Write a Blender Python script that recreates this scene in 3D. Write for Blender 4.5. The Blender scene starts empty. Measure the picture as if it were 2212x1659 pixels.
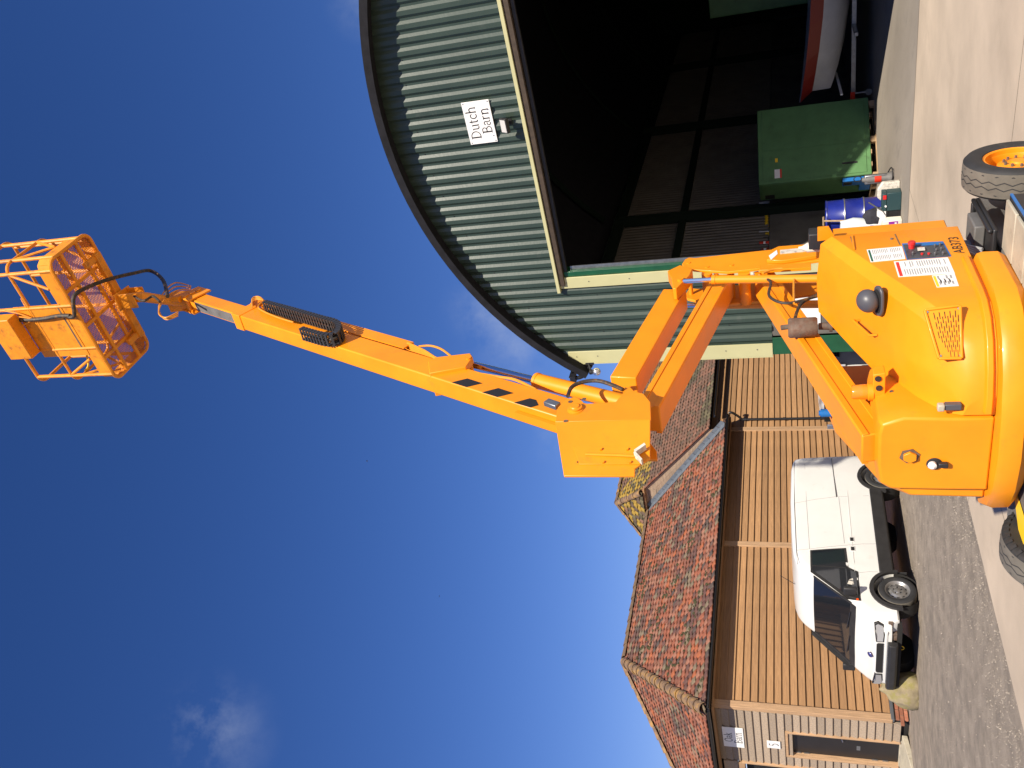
import bpy, bmesh, math, random
from mathutils import Vector as V, Matrix
random.seed(7)
R = math.radians
sc = bpy.context.scene
col = sc.collection
# ------------------------------------------------------------------ camera (phone held upright, file stored on its side)
F, PITCH, ROLL, EYE = 1853.0, R(18.3), R(1.75), 1.9
fw = V((0, math.cos(PITCH), math.sin(PITCH)))
_rt = V((1, 0, 0)); _up = _rt.cross(fw)
RT = _rt*math.cos(ROLL) - _up*math.sin(ROLL)
UP = RT.cross(fw)
CAM = V((0, 0, EYE))
cd = bpy.data.cameras.new('camera'); co = bpy.data.objects.new('camera', cd); col.objects.link(co)
cd.sensor_fit = 'HORIZONTAL'; cd.sensor_width = 36.0; cd.lens = 36.0*F/2212.0; cd.clip_start = 0.1; cd.clip_end = 3000
m = Matrix((-UP, RT, -fw)).transposed().to_4x4(); m.translation = CAM
co.matrix_world = m; sc.camera = co
# ------------------------------------------------------------------ light
SUN_EL = R(36); sh = V((0.19, -0.98, 0)).normalized()
SUN = V((sh.x*math.cos(SUN_EL), sh.y*math.cos(SUN_EL), math.sin(SUN_EL)))
w = bpy.data.worlds.new('World'); sc.world = w; w.use_nodes = True
nt = w.node_tree; nt.nodes.clear()
def N(tree, t, **k):
    n = tree.nodes.new(t)
    for a, b in k.items(): setattr(n, a, b)
    return n
wo = N(nt, 'ShaderNodeOutputWorld'); bg = N(nt, 'ShaderNodeBackground'); sky = N(nt, 'ShaderNodeTexSky')
sky.sky_type = 'NISHITA'; sky.sun_disc = False; sky.sun_elevation = SUN_EL
sky.sun_rotation = math.atan2(sh.x, sh.y) % (2*math.pi)
sky.air_density = 1.0; sky.dust_density = 0.25; sky.ozone_density = 3.0; sky.altitude = 50
hs = N(nt, 'ShaderNodeHueSaturation'); hs.inputs['Saturation'].default_value = 1.22; hs.inputs['Value'].default_value = 0.9
tint = N(nt, 'ShaderNodeMix', data_type='RGBA', blend_type='MULTIPLY'); tint.inputs[0].default_value = 1; tint.inputs[7].default_value = (1.0,.90,1.12,1)
nt.links.new(sky.outputs[0], tint.inputs[6]); nt.links.new(tint.outputs[2], hs.inputs['Color'])
# a few thin wisps of cloud, set by direction in the sky
tc = N(nt, 'ShaderNodeTexCoord')
noi = N(nt, 'ShaderNodeTexNoise'); noi.inputs['Scale'].default_value = 9.0; noi.inputs['Detail'].default_value = 7; noi.inputs['Roughness'].default_value = 0.62
nt.links.new(tc.outputs['Generated'], noi.inputs['Vector'])
def pix(x, y):
    u = 1659-y; v = x
    return fw + RT*((u-829.5)/F) + UP*(-(v-1106)/F)
acc = None
def wisp(d, rad, amp):
    global acc
    d = d.normalized()
    dp = N(nt, 'ShaderNodeVectorMath', operation='DISTANCE')
    nt.links.new(tc.outputs['Generated'], dp.inputs[0]); dp.inputs[1].default_value = d
    mr = N(nt, 'ShaderNodeMapRange'); mr.inputs['From Min'].default_value = rad; mr.inputs['From Max'].default_value = 0.0
    mr.inputs['To Min'].default_value = 0.0; mr.inputs['To Max'].default_value = amp; mr.interpolation_type = 'SMOOTHSTEP'
    nt.links.new(dp.outputs['Value'], mr.inputs['Value'])
    if acc is None: acc = mr.outputs[0]
    else:
        a = N(nt, 'ShaderNodeMath', operation='ADD'); nt.links.new(acc, a.inputs[0]); nt.links.new(mr.outputs[0], a.inputs[1]); acc = a.outputs[0]
for p, rd, am in (((462, 1585), .075, 1.0), ((440, 1550), .04, .5), ((1030, 665), .05, .9), ((1075, 715), .06, .9), ((1130, 775), .05, .8),
                  ((1180, 945), .04, .6), ((770, 15), .04, .8), ((500, -300), .1, .8), ((900, 2100), .1, .8), ((1200, 2500), .12, .8)):
    wisp(pix(*p), rd, am)
for d in (V((-1, -.3, .5)), V((.9, -.6, .4)), V((.3, -1, .7)), V((-.6, -.9, .3)), V((1, .2, .3))): wisp(d, .16, .8)
cr = N(nt, 'ShaderNodeMapRange'); cr.inputs['From Min'].default_value = .42; cr.inputs['From Max'].default_value = .72
nt.links.new(noi.outputs['Fac'], cr.inputs['Value'])
mu = N(nt, 'ShaderNodeMath', operation='MULTIPLY', use_clamp=True); nt.links.new(acc, mu.inputs[0]); nt.links.new(cr.outputs[0], mu.inputs[1])
mu2 = N(nt, 'ShaderNodeMath', operation='MULTIPLY'); nt.links.new(mu.outputs[0], mu2.inputs[0]); mu2.inputs[1].default_value = .36
mx = N(nt, 'ShaderNodeMix', data_type='RGBA'); nt.links.new(mu2.outputs[0], mx.inputs[0]); nt.links.new(hs.outputs[0], mx.inputs[6]); mx.inputs[7].default_value = (4.6, 5.2, 6.6, 1)
nt.links.new(mx.outputs[2], bg.inputs['Color']); bg.inputs['Strength'].default_value = 0.066
nt.links.new(bg.outputs[0], wo.inputs[0])
sl = bpy.data.lights.new('sun', 'SUN'); sl.energy = 4.4; sl.angle = R(0.53); sl.color = (1.0, 0.91, 0.77)
so = bpy.data.objects.new('sun', sl); col.objects.link(so); so.rotation_euler = (-SUN).to_track_quat('-Z', 'Y').to_euler(); so.location = (3, -12, 14)
sc.view_settings.view_transform = 'Standard'; sc.view_settings.look = 'None'; sc.view_settings.exposure = 0.72; sc.view_settings.gamma = 1
sc.view_settings.use_curve_mapping = False
sc.cycles.max_bounces = 6; sc.cycles.diffuse_bounces = 3; sc.cycles.glossy_bounces = 3; sc.cycles.transparent_max_bounces = 6
# ------------------------------------------------------------------ mesh builder
class MB:
    def __init__(s): s.v = []; s.f = []
    def add(s, vs, fs):
        b = len(s.v); s.v += [V(x) for x in vs]; s.f += [tuple(b+i for i in f) for f in fs]; return s
    def boxp(s, a, b, M=None):
        x0, y0, z0 = a; x1, y1, z1 = b
        vs = [V(p) for p in ((x0,y0,z0),(x1,y0,z0),(x1,y1,z0),(x0,y1,z0),(x0,y0,z1),(x1,y0,z1),(x1,y1,z1),(x0,y1,z1))]
        if M is not None: vs = [M @ p for p in vs]
        return s.add(vs, ((3,2,1,0),(4,5,6,7),(0,1,5,4),(1,2,6,5),(2,3,7,6),(3,0,4,7)))
    def box(s, c, d, M=None):
        return s.boxp([c[i]-d[i]/2 for i in range(3)], [c[i]+d[i]/2 for i in range(3)], M)
    def prism(s, poly, off):
        off = V(off); n = len(poly); p = [V(q) for q in poly]
        nrm = V((0,0,0))
        for i in range(n): nrm += (p[i]-p[0]).cross(p[(i+1) % n]-p[0])
        if nrm.dot(off) > 0: p.reverse()
        vs = p + [q+off for q in p]
        fs = [tuple(range(n)), tuple(range(2*n-1, n-1, -1))] + [(i, n+i, n+(i+1) % n, (i+1) % n) for i in range(n)]
        return s.add(vs, fs)
    def beam(s, p0, p1, w, h, up=V((0,0,1))):
        p0 = V(p0); p1 = V(p1); d = (p1-p0).normalized(); x = d.cross(V(up)).normalized(); y = x.cross(d).normalized()
        q = []
        for p in (p0, p1):
            for a, b in ((-1,-1),(1,-1),(1,1),(-1,1)): q.append(p + x*(a*w/2) + y*(b*h/2))
        return s.add(q, ((0,1,2,3),(7,6,5,4),(0,4,5,1),(1,5,6,2),(2,6,7,3),(3,7,4,0)))
    def tube(s, path, r, n=10, cap=True):
        P = [V(p) for p in path]; b = len(s.v); k = len(P)
        rr = r if isinstance(r, (list, tuple)) else [r]*k
        t0 = (P[1]-P[0]).normalized(); u = t0.orthogonal().normalized()
        for i in range(k):
            t = (P[min(i+1, k-1)]-P[max(i-1, 0)]).normalized()
            u = (u - t*u.dot(t)); u = u.normalized() if u.length > 1e-6 else t.orthogonal().normalized()
            v2 = t.cross(u)
            for j in range(n):
                a = 2*math.pi*j/n; s.v.append(P[i] + (u*math.cos(a)+v2*math.sin(a))*rr[i])
        for i in range(k-1):
            for j in range(n):
                j2 = (j+1) % n; s.f.append((b+i*n+j, b+i*n+j2, b+(i+1)*n+j2, b+(i+1)*n+j))
        if cap:
            s.f.append(tuple(b+j for j in range(n-1, -1, -1))); s.f.append(tuple(b+(k-1)*n+j for j in range(n)))
        return s
    def cyl(s, p0, p1, r, n=16): return s.tube([p0, p1], r, n)
    def lathe(s, prof, o, ax, n=32, closed=False):
        """prof: (radius, height along axis)"""
        o = V(o); ax = V(ax).normalized(); u = ax.orthogonal().normalized(); v2 = ax.cross(u); b = len(s.v); k = len(prof)
        for r, h in prof:
            for j in range(n):
                a = 2*math.pi*j/n; s.v.append(o + ax*h + (u*math.cos(a)+v2*math.sin(a))*max(r, 1e-4))
        for i in range(k-1 if not closed else k):
            i2 = (i+1) % k
            for j in range(n):
                j2 = (j+1) % n; s.f.append((b+i*n+j, b+i*n+j2, b+i2*n+j2, b+i2*n+j))
        return s
    def loft(s, secs, capa=True, capb=True, closed=True):
        n = len(secs[0]); b = len(s.v)
        for q in secs: s.v += [V(p) for p in q]
        for i in range(len(secs)-1):
            for j in range(n if closed else n-1):
                j2 = (j+1) % n; s.f.append((b+i*n+j, b+i*n+j2, b+(i+1)*n+j2, b+(i+1)*n+j))
        if capa: s.f.append(tuple(b+j for j in range(n-1, -1, -1)))
        if capb: s.f.append(tuple(b+(len(secs)-1)*n+j for j in range(n)))
        return s
    def quad(s, *p): return s.add(p, (tuple(range(len(p))),))
    def mesh(s, name, mat=None, smooth=35):
        me = bpy.data.meshes.new(name); me.from_pydata([tuple(p) for p in s.v], [], s.f); me.update()
        if mat is not None: me.materials.append(mat)
        if smooth:
            me.shade_smooth(); me.set_sharp_from_angle(angle=R(smooth))
        return me
    def build(s, name, mat, parent=None, smooth=35, bevel=0, fix=True, seg=2):
        me = s.mesh(name, mat, smooth)
        if fix:
            bm = bmesh.new(); bm.from_mesh(me); bmesh.ops.recalc_face_normals(bm, faces=bm.faces); bm.to_mesh(me); bm.free()
            if smooth: me.shade_smooth(); me.set_sharp_from_angle(angle=R(smooth))
        return put(me, name, parent, bevel, seg)
def put(me, name, parent=None, bevel=0, seg=2):
    o = bpy.data.objects.new(name, me); col.objects.link(o)
    if parent is not None: o.parent = parent
    if bevel:
        b = o.modifiers.new('bevel', 'BEVEL'); b.width = bevel; b.segments = seg; b.limit_method = 'ANGLE'; b.angle_limit = R(30); b.harden_normals = False
    return o
def tag(o, label=None, cat=None, group=None, kind=None):
    if label: o['label'] = label
    if cat: o['category'] = cat
    if group: o['group'] = group
    if kind: o['kind'] = kind
    return o
def thing(name, label, cat, loc=(0,0,0), rotz=0, group=None):
    o = bpy.data.objects.new(name, None); col.objects.link(o); o.location = loc; o.rotation_euler = (0, 0, rotz); o.empty_display_size = .2
    return tag(o, label, cat, group)
def smoothpath(pts, k=6):
    P = [V(p) for p in pts]; out = []
    for i in range(len(P)-1):
        a = P[max(i-1,0)]; b = P[i]; c = P[i+1]; d = P[min(i+2, len(P)-1)]
        for j in range(k):
            t = j/k; out.append(.5*((2*b)+(c-a)*t+(2*a-5*b+4*c-d)*t*t+(3*b-a-3*c+d)*t**3))
    out.append(P[-1]); return out
# ------------------------------------------------------------------ materials
def srgb(r, g, b):
    f = lambda c: (c/255/12.92 if c/255 <= .04045 else ((c/255+.055)/1.055)**2.4)
    return (f(r), f(g), f(b), 1)
def material(name, colr, rough=.6, metal=0, var=.0, vscale=3.0, dirt=None, dirtamt=0, dscale=6, bump=0, bscale=40, spec=.5, coat=0, coords='Object', detail=4, stretch=None, emis=None, objvar=0, rvar=0):
    mt = bpy.data.materials.new(name); mt.use_nodes = True; t = mt.node_tree; b = t.nodes['Principled BSDF']
    c = tuple(colr[:3])+(1,)
    b.inputs['Roughness'].default_value = rough; b.inputs['Metallic'].default_value = metal; b.inputs['Specular IOR Level'].default_value = spec
    b.inputs['Coat Weight'].default_value = coat; b.inputs['Base Color'].default_value = c
    if coat: b.inputs['Coat Roughness'].default_value = .08
    tcn = N(t, 'ShaderNodeTexCoord'); vec = tcn.outputs[coords]
    if coords == 'World':
        pass
    if stretch:
        mp = N(t, 'ShaderNodeMapping'); mp.inputs['Scale'].default_value = stretch; t.links.new(vec, mp.inputs['Vector']); vec = mp.outputs[0]
    cur = None
    if var:
        n1 = N(t, 'ShaderNodeTexNoise'); n1.inputs['Scale'].default_value = vscale; n1.inputs['Detail'].default_value = detail; n1.inputs['Roughness'].default_value = .6
        t.links.new(vec, n1.inputs['Vector'])
        r1 = N(t, 'ShaderNodeMapRange'); r1.inputs['From Min'].default_value = .3; r1.inputs['From Max'].default_value = .7
        r1.inputs['To Min'].default_value = 1-var; r1.inputs['To Max'].default_value = 1+var
        t.links.new(n1.outputs['Fac'], r1.inputs['Value'])
        m1 = N(t, 'ShaderNodeMix', data_type='RGBA', blend_type='MULTIPLY'); m1.inputs[0].default_value = 1; m1.inputs[6].default_value = c
        t.links.new(r1.outputs[0], m1.inputs[7]); cur = m1.outputs[2]
        if rvar:
            r2 = N(t, 'ShaderNodeMapRange'); r2.inputs['To Min'].default_value = max(rough-rvar, .03); r2.inputs['To Max'].default_value = min(rough+rvar, 1)
            t.links.new(n1.outputs['Fac'], r2.inputs['Value']); t.links.new(r2.outputs[0], b.inputs['Roughness'])
    if objvar:
        oi = N(t, 'ShaderNodeObjectInfo'); r3 = N(t, 'ShaderNodeMapRange'); r3.inputs['To Min'].default_value = 1-objvar; r3.inputs['To Max'].default_value = 1+objvar
        t.links.new(oi.outputs['Random'], r3.inputs['Value'])
        m3 = N(t, 'ShaderNodeMix', data_type='RGBA', blend_type='MULTIPLY'); m3.inputs[0].default_value = 1
        if cur is None: m3.inputs[6].default_value = c
        else: t.links.new(cur, m3.inputs[6])
        t.links.new(r3.outputs[0], m3.inputs[7]); cur = m3.outputs[2]
    if dirt is not None:
        n2 = N(t, 'ShaderNodeTexNoise'); n2.inputs['Scale'].default_value = dscale; n2.inputs['Detail'].default_value = 9; n2.inputs['Roughness'].default_value = .72
        t.links.new(vec, n2.inputs['Vector'])
        r2 = N(t, 'ShaderNodeMapRange'); r2.inputs['From Min'].default_value = .62-dirtamt*.3; r2.inputs['From Max'].default_value = .78-dirtamt*.2; r2.inputs['To Max'].default_value = min(1, .35+dirtamt)
        t.links.new(n2.outputs['Fac'], r2.inputs['Value'])
        m2 = N(t, 'ShaderNodeMix', data_type='RGBA'); t.links.new(r2.outputs[0], m2.inputs[0]); m2.inputs[7].default_value = tuple(dirt[:3])+(1,)
        if cur is None: m2.inputs[6].default_value = c
        else: t.links.new(cur, m2.inputs[6])
        cur = m2.outputs[2]
    if cur is not None: t.links.new(cur, b.inputs['Base Color'])
    if bump:
        n3 = N(t, 'ShaderNodeTexNoise'); n3.inputs['Scale'].default_value = bscale; n3.inputs['Detail'].default_value = 5; t.links.new(vec, n3.inputs['Vector'])
        bp = N(t, 'ShaderNodeBump'); bp.inputs['Strength'].default_value = bump; bp.inputs['Distance'].default_value = .02
        t.links.new(n3.outputs['Fac'], bp.inputs['Height']); t.links.new(bp.outputs[0], b.inputs['Normal'])
    if emis: b.inputs['Emission Color'].default_value = emis[:3]+(1,); b.inputs['Emission Strength'].default_value = emis[3]
    return mt
M = {}
YEL = (.80, .268, .006)
M['yellow'] = material('yellow_paint', YEL, .42, var=.09, vscale=2.2, dirt=(.40,.15,.025), dirtamt=.12, dscale=4, bump=.04, bscale=12, coat=.06, rvar=.12, spec=.42)
M['basketpaint'] = material('worn_yellow_paint', (.78,.275,.012), .45, var=.12, vscale=5, dirt=(.10,.055,.025), dirtamt=.34, dscale=9, bump=.06, bscale=30)
M['chrome'] = material('chrome', (.72,.73,.76), .12, 1)
M['blacksteel'] = material('black_steel', (.018,.018,.020), .5, var=.3, vscale=6)
M['rubber'] = material('rubber', (.022,.022,.023), .72, var=.25, vscale=8, dirt=(.12,.10,.075), dirtamt=.12, dscale=5)
M['tread'] = material('dusty_tread', (.125,.112,.092), .85, var=.2, vscale=9)
M['plasticblk'] = material('black_plastic', (.02,.02,.022), .45)
M['chainblk'] = material('chain_plastic', (.035,.035,.037), .5, var=.2, vscale=20)
M['greyplastic'] = material('grey_plastic', (.075,.075,.085), .42)
M['greydeck'] = material('grey_deck', (.13,.125,.12), .65, var=.2, vscale=5, dirt=(.07,.05,.035), dirtamt=.25, dscale=7)
M['cream_top'] = material('cream_top', (.42,.38,.29), .6, var=.15, vscale=6, dirt=(.12,.09,.06), dirtamt=.2, dscale=8)
M['rust'] = material('rusty_steel', (.13,.095,.07), .75, var=.4, vscale=9, dirt=(.10,.035,.015), dirtamt=.5, dscale=10, bump=.2, bscale=40)
M['amber'] = material('amber_lens', (.75,.22,.01), .15, coat=.4)
M['blue'] = material('blue_plastic', (.01,.13,.40), .4)
M['white'] = material('white_label', (.78,.78,.76), .5)
M['decalgreen'] = material('decal_green', (.01,.10,.06), .5)
M['decalred'] = material('decal_red', (.60,.03,.02), .5)
M['decalyel'] = material('decal_yellow', (.85,.55,.02), .5)
M['ink'] = material('ink', (.015,.015,.017), .6)
M['greyink'] = material('grey_ink', (.30,.30,.30), .6)
M['panel'] = material('control_panel', (.05,.055,.065), .4, var=.3, vscale=30)
M['red'] = material('red_knob', (.55,.02,.02), .35)
M['hose'] = material('hose', (.035,.028,.022), .6, dirt=(.35,.15,.02), dirtamt=.35, dscale=22)
M['yhose'] = material('painted_hose', (.70,.27,.02), .5, dirt=(.10,.06,.03), dirtamt=.25, dscale=20)
M['padwhite'] = material('worn_white_pad', (.62,.58,.50), .6, dirt=(.04,.03,.025), dirtamt=.4, dscale=14)
M['bluedk'] = material('blue_drum_paint', (.012,.022,.20), .32, var=.2, vscale=4, dirt=(.1,.1,.12), dirtamt=.12, dscale=10, coat=.2)
M['steel'] = material('galvanised', (.30,.31,.32), .4, .8, var=.2, vscale=12)
# ------------------------------------------------------------------ pixel helpers (a pixel is only a direction; distances come from the planes given)
def pray(x, y): return pix(x, y)
def hit(x, y, P0, n):
    d = pix(x, y); t = (V(P0)-CAM).dot(n)/d.dot(n); return CAM + d*t
def gnd(x, y, z=0.0):
    d = pix(x, y); return CAM + d*((z-EYE)/d.z)
# ================================================================== SETTING: ground
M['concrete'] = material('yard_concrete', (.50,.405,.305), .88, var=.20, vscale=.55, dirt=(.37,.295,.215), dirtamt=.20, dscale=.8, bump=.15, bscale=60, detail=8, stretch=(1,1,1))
M['joint'] = material('joint_sand', (.16,.13,.10), .95)
M['gravel'] = material('gravel_base', (.285,.235,.185), .95, var=.28, vscale=3.5, dirt=(.16,.135,.112), dirtamt=.40, dscale=.9, bump=.8, bscale=120, detail=10)
M['earth'] = material('earth', (.16,.14,.08), .95, var=.3, vscale=.3)
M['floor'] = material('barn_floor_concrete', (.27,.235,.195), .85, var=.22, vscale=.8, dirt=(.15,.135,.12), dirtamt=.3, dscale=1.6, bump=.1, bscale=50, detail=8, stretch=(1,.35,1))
g = MB().quad((-500,-200,-.03),(500,-200,-.03),(500,900,-.03),(-500,900,-.03)).build('ground', M['earth'], fix=False); tag(g, 'bare earth around the yard', 'ground', kind='structure')
OD = V((.59,.81,0)).normalized(); ON = V((.81,-.59,0)).normalized()          # oak wall: along, outward
OAK0 = gnd(1964, 1559)
GR = V((.81,-.586,0)).normalized(); GI = V((.586,.81,0)).normalized()        # green barn: right along the front, inward
_A = gnd(1970, 300); GB0 = hit(1670, 760, _A, GI); GB0.z = 0
E1 = gnd(2085, 1060); E2 = gnd(2180, 1450); ED = (E1-E2).normalized(); EN = V((ED.y, -ED.x, 0))
# gravel track along the oak barn
q = [E1 + ED*60 + EN*.5, E1 - ED*60 + EN*.5, E1 - ED*60 - EN*60, E1 + ED*60 - EN*60]
tr = MB().quad(*[(p.x, p.y, -.012) for p in q]).build('gravel_track', M['gravel'], fix=False); tag(tr, 'worn grey-brown gravel track beside the weatherboarded barn', 'track', kind='structure')
# concrete yard in cast bays, left edge straight along the gravel
yb = MB().quad(*[(p.x, p.y, -.008) for p in (E1-ED*45, E1-ED*45+EN*70, E1+ED*60+EN*70, E1+ED*60)]).build('yard_concrete', M['joint'], fix=False)
tag(yb, 'pale sunlit concrete yard in front of the open barn', 'yard', kind='structure')
J1 = gnd(2205.7, 135.5)
dj = (J1-GB0).dot(-GI); bayw = dj if 3 < dj < 9 else 5.2
def clip_left(poly):
    out = []
    for i in range(len(poly)):
        a, b = poly[i], poly[(i+1) % len(poly)]; da, db = (a-E1).dot(EN), (b-E1).dot(EN)
        if da >= 0: out.append(a)
        if (da > 0 > db) or (da < 0 < db): out.append(a + (b-a)*(da/(da-db)))
    return out
for j in range(-1, 5):
    d0 = -bayw*j; d1 = -bayw*(j+1)
    for a0, a1 in ((-26,-4.5),(-4.5,3.2),(3.2,10.9),(10.9,18.6),(18.6,45)):
        if j == -1 and a1 > -.5: continue
        P = [GB0+GR*(a0+.005)+GI*(d0-.005), GB0+GR*(a1-.005)+GI*(d0-.005), GB0+GR*(a1-.005)+GI*(d1+.005), GB0+GR*(a0+.005)+GI*(d1+.005)]
        P = clip_left(P)
        if len(P) < 3: continue
        MB().quad(*[(p.x, p.y, 0) for p in P]).build('concrete_bay', M['concrete'], yb, fix=False)
# loose stones along the edge of the concrete
M['stones'] = material('loose_stones', (.25,.215,.175), .95, var=.5, vscale=9)
sm = MB(); rs = random.Random(3)
for i in range(9000):
    al = rs.uniform(-14, 9); off = -abs(rs.gauss(.05, .75)) if rs.random() < .7 else -rs.uniform(0, 5)
    c = E1 + ED*al + EN*off; r = rs.uniform(.004, .012)*(1.0 if rs.random() < .95 else 1.7)
    u = [V((rs.uniform(-1,1), rs.uniform(-1,1), rs.uniform(.15,.9))).normalized() for _ in range(5)]
    a = rs.uniform(0, 6.28); b0 = len(sm.v)
    ring = [V((c.x+math.cos(a+k*1.5708)*r*rs.uniform(.7,1.3), c.y+math.sin(a+k*1.5708)*r*rs.uniform(.7,1.3), -.012)) for k in range(4)]
    top = V((c.x+rs.uniform(-.4,.4)*r, c.y+rs.uniform(-.4,.4)*r, -.012+r*rs.uniform(.7,1.2)))
    sm.add(ring+[top], ((0,1,4),(1,2,4),(2,3,4),(3,0,4)))
tag(sm.build('loose_stones', M['stones'], smooth=0, fix=False), 'scattered loose stones along the concrete edge', 'stones', kind='stuff')

# ================================================================== DUTCH BARN (curved roof, green box-profile sheets)
M['gsheet'] = material('green_sheet', (.036,.056,.043), .36, var=.12, vscale=1.2, dirt=(.09,.10,.085), dirtamt=.12, dscale=3, bump=.05, bscale=18)
M['cream'] = material('cream_flashing', (.50,.48,.26), .42, var=.05, vscale=2)
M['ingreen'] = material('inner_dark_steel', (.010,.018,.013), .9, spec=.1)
M['dkgreen'] = material('dark_green_steel', (.008,.075,.030), .4, var=.15, vscale=4, coat=.2)
M['roofblk'] = material('black_roof_edge', (.013,.013,.016), .8, spec=.2, var=.3, vscale=5)
M['track'] = material('door_track', (.055,.038,.024), .6, var=.3, vscale=8)
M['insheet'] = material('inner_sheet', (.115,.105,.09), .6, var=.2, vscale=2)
M['cpanel'] = material('concrete_panel', (.125,.115,.10), .85, var=.25, vscale=1.5, dirt=(.06,.055,.05), dirtamt=.3, dscale=2)
M['blackpipe'] = material('black_pipe', (.016,.016,.018), .35)
GW = 10.86; GAPEX = 8.97; GEAVE = 6.34; GH = GW/2
GRAD = (GH**2+(GAPEX-GEAVE)**2)/(2*(GAPEX-GEAVE)); GCZ = GAPEX-GRAD
def arc(a): return GCZ + math.sqrt(max(GRAD**2-(a-GH)**2, 0))
gb = thing('dutch_barn', 'green corrugated barn with curved black-edged roof and tall open doorway', 'barn', GB0, math.atan2(GR.y, GR.x))
LINT, JL, JR, CLB = 6.30, 1.86, 9.0, 2.31
PIT = .2172
def prof(n0, n1):
    pts = []
    for k in range(n0, n1):
        x = k*PIT
        pts += [(x, 0), (x+.040, 0), (x+.090, -.036), (x+.167, -.036)]
    pts.append((n1*PIT, 0)); return pts
def sheet(n0, n1):
    pr = prof(n0, n1); mb = MB()
    for (x0, y0), (x1, y1) in zip(pr, pr[1:]):
        xm = (x0+x1)/2
        zb0 = zb1 = (LINT+.03 if JL < xm < JR else CLB)
        if x1 > GW+.02: continue
        def top(x): return max(arc(min(max(x, .0), GW))-.03, zb0+.01)
        mb.add([(x0,y0,zb0),(x1,y1,zb1),(x1,y1,top(x1)),(x0,y0,top(x0))], ((0,1,2,3),))
    return mb
for k in range(0, 50, 5): sheet(k, k+5).build('cladding_sheet', M['gsheet'], gb, smooth=0, fix=False)
# sheet screws
sb = MB()
for k in range(9, 42):
    sb.box((k*PIT+.02, -.006, LINT+.09), (.016,.012,.016))
for k in range(0, 50, 2):
    zz = arc(min(max(k*PIT+.02, .1), GW-.1))-.55
    if zz > LINT+.2 or k*PIT < JL: sb.box((k*PIT+.02, -.006, zz), (.016,.012,.016))
for k in range(1, 9, 2):
    for z in (3.1, 4.4, 5.6): sb.box((k*PIT+.02, -.006, z), (.016,.012,.016))
sb.build('sheet_screws', M['blacksteel'], gb, smooth=0)['kind'] = 'stuff'
# cream flashings
MB().boxp((-.06,-.062,CLB),(.235,-.036,6.42)).build('corner_flashing', M['cream'], gb, bevel=.004)
MB().boxp((-.085,-.062,CLB),(-.06,.30,6.42)).build('corner_flashing', M['cream'], gb)
MB().boxp((JL-.10,-.066,0),(JL+.14,-.038,LINT-.01)).build('jamb_flashing', M['cream'], gb, bevel=.004)
MB().boxp((JL-.16,-.14,LINT-.01),(JR+.16,-.037,LINT+.055)).build('lintel_flashing', M['cream'], gb, bevel=.004)
MB().boxp((JR-.10,-.066,0),(JR+.14,-.038,LINT-.01)).build('jamb_flashing', M['cream'], gb, bevel=.004)
fx = MB()
for z in (2.5, 3.3, 4.1, 4.9, 5.7, 6.15): fx.cyl((JL+.03,-.072,z),(JL+.03,-.06,z),.012,8)
for z in (2.6, 3.2, 4.0, 4.9, 5.8, 6.25): fx.cyl((.11,-.07,z),(.11,-.06,z),.012,8)
fx.build('flashing_screws', M['cpanel'], gb)
# sliding-door track under the lintel
MB().boxp((JL-.02,-.11,LINT-.12),(JR,-.02,LINT-.022)).build('door_track', M['track'], gb, bevel=.006)
MB().boxp((JL+.05,-.02,LINT-.19),(JR,.06,LINT-.125)).build('door_track', M['blacksteel'], gb, bevel=.006)
MB().boxp((JL+.1,.07,LINT-.16),(JR,.09,LINT-.12)).build('door_track', M['track'], gb, bevel=.004)
# dark green door stanchion and galvanised angle inside the left jamb
MB().boxp((JL+.14,-.03,0),(JL+.25,.02,LINT-.02)).boxp((JL+.21,.02,0),(JL+.25,.20,LINT-.02)).build('door_post', M['dkgreen'], gb, bevel=.004)
MB().boxp((JL+.252,.05,0),(JL+.33,.07,LINT-.25)).build('galvanised_angle', M['steel'], gb)
# corner stanchion and infill below the sheets
MB().boxp((-.03,-.05,0),(.36,-.03,CLB-.004)).boxp((-.03,.16,0),(.36,.18,CLB-.004)).boxp((.155,-.03,0),(.175,.16,CLB-.004)).build('corner_post', M['dkgreen'], gb, bevel=.003)
MB().boxp((.37,.0,0),(JL-.11,.12,CLB-.004)).build('front_panel', M['cpanel'], gb, bevel=.01)
MB().boxp((JR+.15,.0,0),(GW-.02,.12,CLB-.004)).build('front_panel', M['cpanel'], gb, bevel=.01)
# roof: curved sheet with real thickness, oversailing the front
na = 40; LEN = 24.0
def roofsec(off, n=na):
    pts = []
    for i in range(n+1):
        a = -.22 + (GW+.44)*i/n; t = (a-GH)/GRAD; ang = math.asin(max(-.99, min(.99, t))); r = GRAD+off
        pts.append((GH+math.sin(ang)*r, GCZ+math.cos(ang)*r))
    return pts
o1 = roofsec(.03); i1 = roofsec(.0)
rm = MB(); secs = []
for d in (-.30, LEN): secs.append([(a, d, z) for a, z in o1] + [(a, d, z) for a, z in reversed(i1)])
rm.loft(secs).build('roof_sheet', M['roofblk'], gb, smooth=30)
o2 = roofsec(.05); i2 = roofsec(-.10)
vm = MB(); secs = []
for d in (-.34, -.301): secs.append([(a, d, z) for a, z in o2] + [(a, d, z) for a, z in reversed(i2)])
vm.loft(secs).build('roof_verge', M['roofblk'], gb, smooth=30)
o3 = roofsec(-.002); i3 = roofsec(-.05)
vm = MB(); secs = []
for d in (-.30, -.04): secs.append([(a, d, z) for a, z in o3] + [(a, d, z) for a, z in reversed(i3)])
vm.loft(secs).build('roof_soffit', M['roofblk'], gb, smooth=30)
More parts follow.
